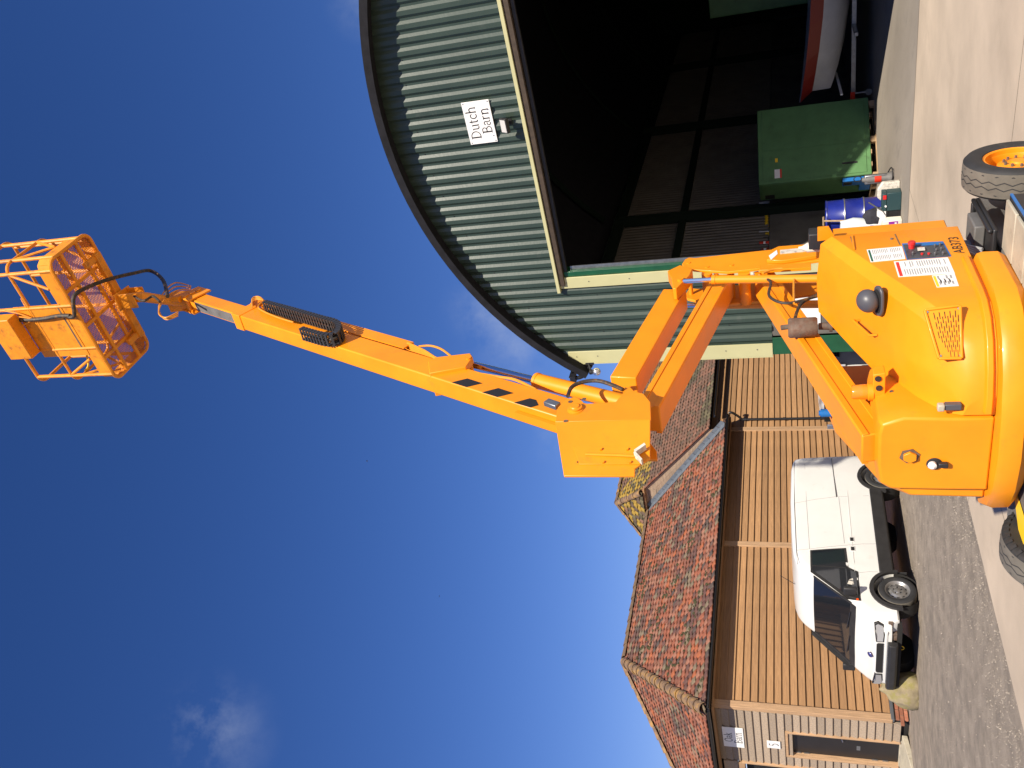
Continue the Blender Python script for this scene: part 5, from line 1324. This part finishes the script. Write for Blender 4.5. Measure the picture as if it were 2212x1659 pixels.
# panel gaps, gutter, sliding-door track, handles
sm_ = M['greyink']
def gap(pts, w_=.005): return sidestrip(pts, 1, w_, sm_, 'panel_gap', .0015)
gap([(-1.21,1.97),(-1.25,1.6),(-1.30,1.2),(-1.34,.8),(-1.35,.58)]); gap([(-2.50,2.0),(-2.58,1.6),(-2.63,1.22),(-2.65,.60)],.004); gap([(-1.24,1.745),(-2.4,1.765),(-3.70,1.77)],.005)
gap([(-3.78,1.74),(-3.83,1.25)],.004); gap([(-.62,.93),(-.66,.75),(-.66,.60)],.004)
sidestrip([(-.86,1.965),(-1.2,1.985),(-2.5,2.0),(-3.80,1.985)], 1, .012, M['blacksteel'], 'roof_gutter', .002)
sidestrip([(-2.62,1.20),(-3.82,1.235)], 1, .045, M['vanblack'], 'door_track', .004)
sidestrip([(-1.36,1.12),(-2.62,1.155)], 1, .004, sm_, 'panel_gap', .0015)
sidestrip([(-.66,.985),(-2.8,.985)], 1, .016, M['vanwhite'], 'body_crease', .002)
for x in (-1.46,-1.22):
    hd_ = MB().box((x, ys(x,.99)+.006, .99), (.13,.012,.10)).build('handle_cup', M['vanwhite'], van, bevel=.008)
    MB().box((x+.005, ys(x,.99)+.013, .985), (.09,.010,.060)).build('handle', M['plasticblk'], hd_, bevel=.004)
# front: lamps, grille, badge, bumper
def fx_(y):
    y = abs(y); return .472 if y < .58 else .472-(y-.58)*.19 if y < .74 else .442-(y-.74)*.55
for sy in (1,-1):
    q = [(fx_(y)+.012, sy*y, z) for y, z in ((.86,.68),(.82,.745),(.60,.728),(.44,.712),(.44,.59),(.62,.575),(.82,.59))]
    hl2 = MB().prism(q, (-.05,0,0)).build('headlamp', M['vanblack'], van, bevel=.006)
    q2 = [(fx_(y)+.018, sy*y, z) for y, z in ((.825,.68),(.795,.722),(.60,.708),(.47,.695),(.47,.605),(.62,.593),(.795,.605))]
    MB().prism(q2, (-.01,0,0)).build('lens', M['lens'], hl2)
q = [(fx_(y)+.012, y, z) for y, z in ((.40,.68),(.36,.70),(-.36,.70),(-.40,.68),(-.40,.59),(.40,.59))]
gr_ = MB().prism(q, (-.04,0,0)).build('grille', M['void'], van)
for k in range(3): MB().beam((fx_(0)+.006,.38,.625+.035*k),(fx_(0)+.006,-.38,.625+.035*k),.008,.010).build('grille_bar', M['vanblack'], gr_)
MB().beam((.455,.70,.545),(.455,-.70,.545),.05,.05).build('front_panel', M['vanwhite'], van, bevel=.015)
bl = [(fx_(y)+.085, y) for y in (.46,.2,-.2,-.5,-.75,-.90)]
bmb = MB(); bmb.loft([[(x,y,.365),(x+.03,y,.40),(x+.03,y,.49),(x,y,.52),(x-.08,y,.52),(x-.08,y,.365)] for x,y in bl]).build('bumper', M['vanblack'], van, bevel=.008)
MB().boxp((.25,.45,.37),(.44,.62,.50)).boxp((.30,.60,.44),(.40,.86,.52)).build('bumper_bracket', M['rust'], van, bevel=.01)
MB().boxp((.22,.62,.36),(.36,.78,.46)).build('washer_bottle', M['padwhite'], van, bevel=.02)
MB().boxp((.30,-.80,.30),(.46,.80,.37)).build('valance', M['void'], van)
MB().lathe([(.042,.03),(.048,.03),(.048,.04),(.042,.04)], (.40,.26,.30), (1,0,0), 16, closed=True).build('tow_eye', M['decalyel'], van)
MB().boxp((-3.6,-.8,.30),(.2,.8,.42)).build('underbody', M['void'], van)
MB().lathe([(0,0),(.055,0),(.05,.006),(0,.008)], (.415,-.0,.80), (.62,0,.78), 20).build('badge', material('badge_blue', (.05,.06,.22), .25, .4), van)
MB().beam((-1.05,.1,2.03),(-1.25,.1,2.30),.008,.008).build('aerial', M['plasticblk'], van)
MB().boxp((.0,.93,.12),(.0+.02,.70,.36), Matrix.Translation((-.70,0,0))).build('mud_flap', M['rubber'], van, bevel=.004)

# ================================================================== WHITE CAR behind the barn corner, tailgate open
cc = GB0+GI*.8-GR*.9
car = thing('car', 'white car with dark open boot half hidden by the green barn corner', 'car', cc, math.atan2(GI.y, GI.x))
# local x forward (into the distance), y left ; right rear corner at the origin
czt = [(3.9,.70),(3.6,.78),(2.9,.95),(2.75,1.0),(2.1,1.38),(1.7,1.45),(.7,1.46),(.35,1.44),(.12,1.38),(.03,1.25),(0,.95)]
def csec(x):
    zt = lerp(czt, x); W2 = .86 if .15 < x < 3.4 else .80; zb = .30; half = [(0,zb),(W2*.9,zb),(W2,.42),(W2*1.01,.72),(W2*.99,.90)]
    if zt > 1.05: half += [(W2*.96,1.0),(W2*.84,zt-.10),(W2*.74,zt-.02),(0,zt)]
    else: half += [(W2*.97,zt-.08),(W2*.92,zt-.04),(W2*.8,zt-.01),(0,zt)]
    return [(x,.86+y,z) for y,z in half]+[(x,.86-y,z) for y,z in reversed(half[1:-1])]
MB().loft([csec(x) for x in (3.9,3.75,3.5,2.9,2.75,2.4,2.1,1.7,1.2,.7,.35,.12,.03,0)]).build('body', M['vanwhite'], car, smooth=40)
MB().boxp((-.012,.20,.62),(-.002,1.52,1.34)).build('boot_opening', M['void'], car)
MB().boxp((-.05,.06,.36),(.04,1.66,.62)).build('bumper', M['vanblack'], car, bevel=.02)
for y in (.05,1.67): MB().boxp((-.025,y-.05,.92),(.03,y+.05,1.28)).build('tail_lamp', M['lens'], car, bevel=.01)
secs = []
for k in range(9):
    t = k/8; y = .02+.95*t; z = 1.72-.55*t**1.6
    secs.append([(-.30,y,z-.10),(.25,y,z),(.25,y,z-.03),(-.30,y,z-.13)])
MB().loft(secs).build('tailgate', M['vanwhite'], car, bevel=.008)
for x in (.75, 3.15):
    for y in (.02, 1.70):
        wl = MB().lathe([(.19,-.09),(.28,-.10),(.305,-.06),(.305,.06),(.28,.10),(.19,.09)], (x,y+(.09 if y < 1 else -.09),.305), (0,1,0), 28, closed=True).build('wheel', M['rubber'], car, smooth=40)
        MB().lathe([(.19,0),(.17,.02),(.05,.01),(0,.0)], (x,y+(.0 if y < 1 else .0),.305), (0,-1 if y < 1 else 1,0), 24).build('rim', M['alloy'], wl)
    MB().lathe([(0,.0),(.36,.0)], (x,-.012,.305), (0,1,0), 24).build('wheel_arch', M['void'], car, fix=False)
for pts in (((.25,1.02),(1.15,1.02),(1.15,1.50),(.45,1.50)),((1.2,1.02),(2.3,1.02),(1.75,1.52),(1.2,1.52))):
    MB().prism([(x,.86-.86*.985+(z-1.0)*.17-.006,z) for x,z in pts], (0,-.004,0)).build('side_window', M['glass'], car)
# ================================================================== THINGS INSIDE THE DOORWAY
M['machgreen'] = material('machine_green', (.085,.20,.075), .5, var=.15, vscale=3, dirt=(.05,.08,.04), dirtamt=.2, dscale=4)
M['palletw'] = wood('pallet_wood', (.36,.24,.13))
M['tool_green'] = material('toolbox_green', (.018,.050,.055), .5)
M['offwhite'] = material('off_white_plastic', (.72,.68,.56), .45)
M['purple'] = material('label_purple', (.28,.03,.32), .5)
M['bagwhite'] = material('bag_plastic', (.52,.56,.57), .4, var=.08, vscale=6)
M['cloth'] = material('dark_cloth', (.022,.022,.030), .9, var=.4, vscale=8)
M['olive'] = material('olive_cloth', (.16,.155,.075), .9, var=.2, vscale=8)
M['sky_label'] = material('label_blue', (.02,.33,.72), .5)
M['handlew'] = wood('handle_wood', (.34,.24,.14), grain=(10,10,10))
M['redpaint'] = material('red_paint', (.62,.035,.012), .4, var=.15, vscale=6)
M['hullred'] = material('hull_red', (.22,.02,.015), .4)
M['hullwhite'] = material('hull_white', (.55,.54,.52), .35, var=.1, vscale=2)
GA_ = math.atan2(GR.y, GR.x)
def gthing(name, label, cat, a, d, z=.004, rot=0, group=None): return thing(name, label, cat, GL(a, d, z), GA_+R(rot), group)
# green machine cabinet on a pallet
mc = gthing('machine_cabinet', 'tall green steel machine cabinet standing inside the barn doorway', 'cabinet', 1.30, 5.05, .13, 48)
# local x runs back along its right face, local y to the left along its front face
MB().boxp((0,0,0),(1.9,.92,2.46)).build('casing', M['machgreen'], mc, bevel=.012)
MB().boxp((.06,-.012,.10),(.80,0,2.36)).build('side_door', M['machgreen'], mc, bevel=.006)
MB().boxp((.84,-.012,.10),(1.84,0,2.36)).build('side_door', M['machgreen'], mc, bevel=.006)
MB().boxp((-.010,.05,.55),(0,.87,2.40)).build('front_door', M['machgreen'], mc, bevel=.006)
MB().boxp((-.014,.62,2.12),(-.009,.84,2.34)).build('vent', M['void'], mc)
MB().boxp((.12,-.016,1.98),(.34,-.012,2.10)).build('label', M['white'], mc); MB().boxp((.12,-.017,1.94),(.34,-.0125,1.98)).build('label', M['decalred'], mc)
MB().boxp((.52,-.016,2.02),(.62,-.012,2.08)).build('warning_label', M['decalyel'], mc)
MB().boxp((.30,-.03,.30),(.34,-.012,.62)).build('door_handle', M['blacksteel'], mc)
MB().boxp((-.10,.05,.02),(-.012,.30,.62)).boxp((-.10,.30,.02),(-.012,.62,.25)).build('blue_guard', M['blue'], mc, bevel=.006)
MB().boxp((-.105,.10,.42),(-.10,.25,.60)).build('guard_opening', M['void'], mc)

def pallet(t, L=1.2, W=1.0):
    for k in range(7): MB().boxp((k*(L-.1)/6,0,.108),(k*(L-.1)/6+.1,W,.126)).build('deck_board', M['palletw'], t)
    for k in range(3):
        MB().boxp((0,k*(W-.1)/2,.0),(L,k*(W-.1)/2+.1,.018)).build('base_board', M['palletw'], t)
        for j in range(3): MB().boxp((j*(L-.14)/2,k*(W-.1)/2,.018),(j*(L-.14)/2+.14,k*(W-.1)/2+.1,.107)).build('block', M['palletw'], t)
pallet(gthing('pallet', 'timber pallet under the tall green machine cabinet', 'pallet', 1.25, 4.95, .004, 48), 1.9, 1.15)
p_ = gthing('pallet', 'lower timber pallet beneath the blue drum', 'pallet', 1.62, 1.15, .004); pallet(p_, .8, .8)
p_ = gthing('pallet', 'upper timber pallet carrying the blue drum', 'pallet', 1.64, 1.17, .134); pallet(p_, .76, .76)
# blue drum
dm = gthing('drum', 'dark blue steel drum with rolled hoops in the barn doorway', 'drum', 2.03, 1.56, .265)
dm.scale = (1.10,1.10,1.10)
prf = [(0,0),(.285,0),(.295,.012),(.285,.025),(.288,.26),(.296,.275),(.300,.29),(.296,.305),(.288,.32),(.288,.57),(.296,.585),(.300,.60),(.296,.615),(.288,.63),(.285,.875),(.295,.888),(.290,.90),(.275,.895),(.272,.88),(0,.88)]
MB().lathe(prf, (0,0,.0), (0,0,1), 40).build('shell', M['bluedk'], dm, smooth=30)
for z in (.29,.60): MB().lathe([(.300,z-.01),(.3035,z),(.300,z+.01)], (0,0,0), (0,0,1), 40).build('hoop', M['steel'], dm)
MB().cyl((.16,0,.88),(.16,0,.90),.03,12).build('bung', M['steel'], dm)
# shovel leaning on the drum
sv = gthing('spade', 'wooden spade handle with T grip leaning on the blue drum', 'spade', 2.12, 1.08, .004)
MB().tube([(0,0,.42),(.03,.03,.9),(.05,.06,1.30)], .018, 10).build('shaft', M['handlew'], sv)
MB().cyl((-.04,.06,1.31),(.13,.07,1.31),.018,10).build('grip', M['handlew'], sv)
MB().prism([(-.10,.0,.12),(.10,.0,.12),(.09,.0,.45),(-.09,.0,.45)], (0,.008,0)).build('blade', M['steel'], sv)
# white feed bag with blue label
bg_ = gthing('sack', 'white plastic sack with blue label slumped against the blue drum', 'sack', 1.98, 1.00, .10)
secs = []
for k in range(9):
    z = k/8*.92; w_ = .24*(1+.10*math.sin(k*1.3))*(1 if k < 7 else .96-.02*(k-6)); dp = .15*math.sin(math.pi*(.12+.76*k/8))+.02
    secs.append([(w_*math.cos(2*math.pi*j/14)*1.0-.0, dp*math.sin(2*math.pi*j/14)+.04*z, z+.012*math.sin(j*1.7+k)) for j in range(14)])
MB().loft(secs).build('bag', M['bagwhite'], bg_, smooth=60)
MB().prism([(-.10,-.165,.50),(.10,-.165,.50),(.10,-.135,.74),(-.10,-.135,.74)], (0,-.004,0)).build('label', M['sky_label'], bg_)
MB().prism([(-.16,-.165,.36),(.17,-.165,.36),(.17,-.16,.42),(-.16,-.16,.42)], (0,-.003,0)).build('print_band', material('print_blue',(.05,.06,.40),.5), bg_)
o = flattext('SMART', .075, M['bluedk'], bg_, 'print', Matrix.Translation((-.14,-.172,.285)) @ Matrix.Rotation(R(90),4,'X'))
MB().lathe([(.0,0),(.028,0),(.028,.002),(0,.002)], (-.05,-.155,.79), (0,-1,0), 14).build('logo', M['decalred'], bg_)
# folded coat and olive cloth, white box, tool box, cleaner, crate, jack
def lump(name, label, cat, a, d, z, sx, sy, sz, mat, seed, rot=0):
    bm = bmesh.new(); bmesh.ops.create_icosphere(bm, subdivisions=3, radius=1)
    for v in bm.verts:
        p = v.co.copy(); k = 1+.28*noise.noise(p*1.6+V((seed,0,0)))+.12*noise.noise(p*4+V((0,seed,0)))
        v.co = V((p.x*sx*k, p.y*sy*k, max(p.z,-.55)*sz*k))
    mz = min(v.co.z for v in bm.verts)
    for v in bm.verts: v.co.z -= mz
    me = bpy.data.meshes.new(name); bm.to_mesh(me); bm.free(); me.materials.append(mat); me.shade_smooth()
    o = put(me, name); o.location = GL(a, d, z); o.rotation_euler = (0,0,GA_+R(rot)); return tag(o, label, cat)
cr_ = gthing('crate', 'low grey plastic crate under the black coat', 'crate', 2.00, .88, .006)
MB().boxp((0,0,0),(.46,.02,.24)).boxp((0,.28,0),(.46,.30,.24)).boxp((0,.02,0),(.02,.28,.24)).boxp((.44,.02,0),(.46,.28,.24)).boxp((.02,.02,0),(.44,.28,.02)).build('tub', M['blacksteel'], cr_, bevel=.004)
MB().boxp((-.01,-.012,.22),(.47,-.002,.25)).build('rim', M['blacksteel'], cr_)
lump('coat', 'black folded coat heaped on the grey crate', 'coat', 2.22, 1.02, .255, .19, .14, .22, M['cloth'], 3.1)
lump('cloth', 'olive green cloth draped beside the black coat', 'cloth', 2.05, 1.02, .255, .10, .12, .24, M['olive'], 7.7)
wb = gthing('carton', 'torn white carton resting in front of the black coat', 'carton', 2.06, .84, .258, 4)
MB().prism([(0,0,0),(.36,0,0),(.36,0,.15),(.26,0,.15),(.22,0,.10),(.12,0,.12),(.0,0,.15)], (0,.012,0)).boxp((0,.012,0),(.36,.16,.01)).build('side', M['white'], wb)
MB().boxp((.0,.013,.01),(.012,.16,.14)).boxp((.348,.013,.01),(.36,.16,.14)).build('ends', M['white'], wb)
tb_ = gthing('toolbox', 'dark green plastic toolbox with red latch beside the cleaner bottle', 'toolbox', 2.40, .86, .006, 3)
MB().boxp((0,0,0),(.34,.22,.24)).build('case', M['tool_green'], tb_, bevel=.012); MB().boxp((.0,-.004,.24),(.34,.224,.32)).build('lid', M['tool_green'], tb_, bevel=.014)
MB().boxp((.23,-.016,.25),(.31,-.004,.31)).build('latch', M['red'], tb_, bevel=.004); MB().cyl((.10,-.018,.26),(.10,-.004,.26),.018,10).build('catch', M['white'], tb_)
gc_ = gthing('plastic_tray', 'pale grey plastic tray behind the dark green toolbox', 'tray', 2.50, 1.10, .006, 6)
MB().prism([(0,0,0),(.34,0,0),(.34,0,.30),(.22,0,.38),(.06,0,.38),(0,0,.32)], (0,.10,0)).build('shell', M['padwhite'], gc_, bevel=.02)
db = gthing('bottle', 'cream cleaner bottle with purple label lettered deb', 'bottle', 2.06, .62, .006, -4)
secs = [[(x,y,z) for x,y in ((.0+e,.0+e),(.27-e,.0+e),(.27-e,.15-e),(.0+e,.15-e))] for z, e in ((0,.012),(.012,0),(.25,0),(.31,.03),(.325,.05))]
MB().loft(secs).build('body', M['offwhite'], db, bevel=.012)
MB().cyl((.06,.075,.325),(.06,.075,.365),.026,14).build('cap', M['offwhite'], db)
MB().box((.19,.075,.335),(.09,.03,.03)).build('handle', M['offwhite'], db, bevel=.01)
MB().boxp((.015,-.003,.075),(.255,-.0005,.225)).build('label', M['purple'], db)
lb = MB().boxp((.03,-.0045,.145),(.20,-.0032,.22)).build('label_patch', M['ink'], db)
flattext('deb', .088, M['white'], db, 'lettering', Matrix.Translation((.045,-.0055,.160)) @ Matrix.Rotation(R(90),4,'X'))
MB().boxp((.03,-.0045,.095),(.235,-.0032,.128)).build('label_strip', M['white'], db)
jk = gthing('trolley_jack', 'red trolley jack on the barn floor beyond the boom lift', 'jack', 1.50, .75, .004)
MB().boxp((0,0,.07),(.62,.05,.15)).boxp((0,.20,.07),(.62,.25,.15)).boxp((.05,.05,.09),(.25,.20,.13)).boxp((.05,.02,.13),(.60,.23,.50)).build('frame', M['redpaint'], jk, bevel=.01)
for x in (.06,.55):
    for y in (-.02,.23): MB().cyl((x,y,.05),(x,y+.04,.05),.05,14).build('wheel', M['blacksteel'], jk)
MB().tube([(.6,.12,.14),(.9,.12,.30),(1.1,.12,.55)], .014, 8).build('lever', M['steel'], jk)
# engine hoist pump against the machine
pu = gthing('pump', 'grey hand pump with red band and black ring handle', 'pump', 2.45, 2.2, .004, 10)
MB().lathe([(0,0),(.11,0),(.12,.03),(.10,.10),(.075,.14),(.075,.44),(.06,.50),(.04,.56),(0,.57)], (0,0,0), (0,0,1), 20).build('barrel', M['greydeck'], pu)
MB().lathe([(.078,.22),(.079,.22),(.079,.34),(.078,.34)], (0,0,0), (0,0,1), 20).build('band', M['redpaint'], pu)
MB().tube([(.03+.05*math.cos(2*math.pi*k/16),0,.64+.07*math.sin(2*math.pi*k/16)) for k in range(17)], .009, 6, cap=False).build('ring', M['plasticblk'], pu)
MB().boxp((-.09,-.05,.10),(.09,.05,.52)).build('body', M['steel'], pu, bevel=.02)
MB().tube(smoothpath([(.1,0,.1),(.2,-.05,.05),(.15,-.15,.03),(.0,-.12,.03),(-.1,-.02,.08)],5), .012, 8).build('hose', M['plasticblk'], pu)
# odds and ends along the concrete wall ledge
lg = 'oddments on the wall ledge'
def ledge(name, label, cat, d, mb, mat):
    t = gthing(name, label, cat, .07, d, 2.402, group=None); mb.build('body', mat, t, bevel=.004); return t
ledge('paper_stack', 'white folded sheet on the wall ledge above the concrete panels', 'paper', 6.35, MB().boxp((-.05,0,0),(.06,.30,.26)), M['white'])
t = ledge('sealant_tube', 'cream tube with yellow label lying on the wall ledge', 'tube', 5.35, MB().tube([(0,0,.07),(0,.55,.07)], .06, 14), M['decalyel']); MB().cyl((0,.55,.07),(0,.63,.07),.02,10).build('nozzle', M['white'], t)
t = ledge('tin', 'red paint tin with white band on the wall ledge', 'tin', 4.42, MB().lathe([(0,0),(.07,0),(.07,.22),(0,.22)], (0,0,0), (0,0,1), 18), M['redpaint']); MB().lathe([(.0715,.08),(.0715,.13)], (0,0,0), (0,0,1), 18).build('band', M['white'], t)
ledge('tin', 'small dark tin beside the red paint tin on the ledge', 'tin', 4.68, MB().lathe([(0,0),(.05,0),(.05,.14),(0,.14)], (0,0,0), (0,0,1), 16), M['blacksteel'])
ledge('box', 'small yellow box on the wall ledge between dark tins', 'box', 4.86, MB().boxp((-.04,0,0),(.05,.10,.09)), M['decalyel'])
ledge('tin', 'tall grey tin on the wall ledge next to the yellow box', 'tin', 5.05, MB().lathe([(0,0),(.055,0),(.055,.24),(0,.24)], (0,0,0), (0,0,1), 16), M['steel'])
t = ledge('tin', 'red and white tin at the end of the wall ledge', 'tin', 4.10, MB().lathe([(0,0),(.06,0),(.06,.17),(0,.17)], (0,0,0), (0,0,1), 16), M['hullred']); MB().lathe([(.0615,.06),(.0615,.12)], (0,0,0), (0,0,1), 16).build('band', M['white'], t)
ledge('box', 'pale grey crumpled box on the wall ledge above the cabinet', 'box', 7.2, MB().boxp((-.05,0,0),(.06,.34,.22)), M['padwhite'])
# notice board on the front panel
nb = gthing('notice_board', 'white notice board with red corner below the green sheeting', 'sign', .60, -.002, 1.42)
MB().boxp((0,-.014,0),(.95,0,.78)).build('board', M['board'], nb, bevel=.003); MB().prism([(.60,-.016,.0),(.80,-.016,.0),(.80,-.016,.14)], (0,-.002,0)).build('red_corner', M['decalred'], nb)
# ---- boat on its road trailer
bt2 = gthing('boat', 'white hulled boat with dark red topsides in the dim barn', 'boat', 2.75, 6.9, .50)
def hull(u):   # u 0 bow .. 1 stern
    x = 5.2*u; w_ = .92*math.sin(min(1, u*1.7+.02)*math.pi/2)**.8; sheer = .95-.30*math.sin(u*math.pi)*.6+(.18*(1-u)); keel = .42*(1-min(1,u*2.2))**2
    xo = 0.0
    return [(x-.25*(1-u)*1.0,0,sheer),(x-.25*(1-u),w_,sheer-.02),(x,w_*.97,sheer-.30),(x,w_*.80,keel+.28),(x,w_*.40,keel+.08),(x,0,keel),(x,-w_*.40,keel+.08),(x,-w_*.80,keel+.28),(x,-w_*.97,sheer-.30),(x-.25*(1-u),-w_,sheer-.02)]
S_h = [hull(u) for u in (0,.04,.1,.2,.35,.5,.7,.9,1)]
MB().loft(S_h).build('hull', M['hullwhite'], bt2, smooth=40)
tp = MB()
for s_ in (1,-1):
    for A1, B1 in zip(S_h, S_h[1:]):
        i, j = (1,2) if s_ == 1 else (9,8)
        off = V((0,.006*s_,0)); tp.add([V(A1[i])+off, V(B1[i])+off, V(B1[j])+off, V(A1[j])+off], ((0,1,2,3),))
tp.build('topsides', M['hullred'], bt2, fix=False)
tl = gthing('boat_trailer', 'galvanised boat trailer with winch post under the boat', 'trailer', 2.90, 6.9, .004)
MB().beam((-.35,0,.42),(5.0,0,.42),.09,.10).beam((1.2,-.75,.42),(1.2,.75,.42),.08,.08).beam((4.0,-.85,.40),(4.0,.85,.40),.08,.08).beam((.3,0,.42),(.3,0,1.10),.08,.08).build('frame', M['steel'], tl, bevel=.006)
MB().tube([(-.35,0,.42),(-.35,0,.08)], .025, 10).cyl((-.35,-.04,.08),(-.35,.04,.08),.075,14).build('jockey_wheel', M['steel'], tl)
MB().beam((-.05,-.85,.72),(-.05,.75,.76),.03,.05).build('roller_bar', M['white'], tl); MB().boxp((-.62,-.05,.38),(-.30,.05,.48)).build('hitch', M['redpaint'], tl, bevel=.01)
for y in (-.95,.95): MB().lathe([(.14,-.07),(.26,-.08),(.28,-.05),(.28,.05),(.26,.08),(.14,.07)], (3.6,y,.28), (0,1,0), 24, closed=True).build('wheel', M['rubber'], tl)
# ---- two birds high up
def bird(px, dist, rot):
    p = CAM+pix(*px).normalized()*dist
    me = MB()
    me.loft([[(-.16,0,0)]*4,[(-.05,.03,.03),(-.05,-.03,.03),(-.05,-.03,-.03),(-.05,.03,-.03)],[(.08,.03,.03),(.08,-.03,.03),(.08,-.03,-.03),(.08,.03,-.03)],[(.17,0,0)]*4], False, False)
    for s_ in (1,-1): me.prism([(.06,.02*s_,.0),(.02,.22*s_,.06),(-.06,.36*s_,.02),(-.04,.02*s_,0)], (0,0,.008))
    o = me.build('bird', M['blacksteel'], None); o.location = p; o.rotation_euler = (.2,.1,rot); return o
tag(bird((793,996), 120, .4), 'tiny dark bird gliding high in the blue sky', 'bird', 'birds in the sky')
tag(bird((949,1288), 150, 1.3), 'tiny dark bird gliding high in the blue sky', 'bird', 'birds in the sky')
# black pump box and white spray bottle on the far side of the lift
MB().prism([S_(x,y,.86) for x,y in ((1747,507),(1747,540),(1790,540),(1790,505))], (.14,0,0)).build('pump_box', M['blacksteel'], lift, bevel=.008)
MB().boxp((.68,-.50,.82),(1.05,-.22,1.60)).build('pump_stand', Y, lift, bevel=.01)
MB().prism([S_(x,y,.78) for x,y in ((1766,492),(1790,490),(1806,516),(1766,521))], (.02,0,0)).build('bracket', Y, lift)
bq_ = LC + LE*.95 + LN*.40; bt3 = thing('spray_bottle', 'white spray bottle with red collar standing on the lift beyond the hood', 'bottle', V((bq_.x, bq_.y, 1.605)), PH)
MB().lathe([(0,0),(.036,0),(.038,.01),(.038,.15),(.014,.19),(.012,.215),(0,.215)], (0,0,.03), (0,0,1), 16).build('body', M['offwhite'], bt3); MB().cyl((0,0,0),(0,0,.032),.030,14).build('collar', M['red'], bt3)

ct = gthing('container', 'dark green steel container deep in the barn behind the boat', 'container', 3.6, 11.5, .004)
MB().boxp((0,0,.3),(2.6,2.0,3.9)).build('shell', M['machgreen'], ct, bevel=.02)
for x in (.1,2.3): MB().boxp((x,.1,0),(x+.2,1.9,.299)).build('skid', M['blacksteel'], ct)
MB().boxp((.06,-.012,.4),(1.28,-.001,3.8)).boxp((1.32,-.012,.4),(2.54,-.001,3.8)).build('doors', M['machgreen'], ct, bevel=.006)
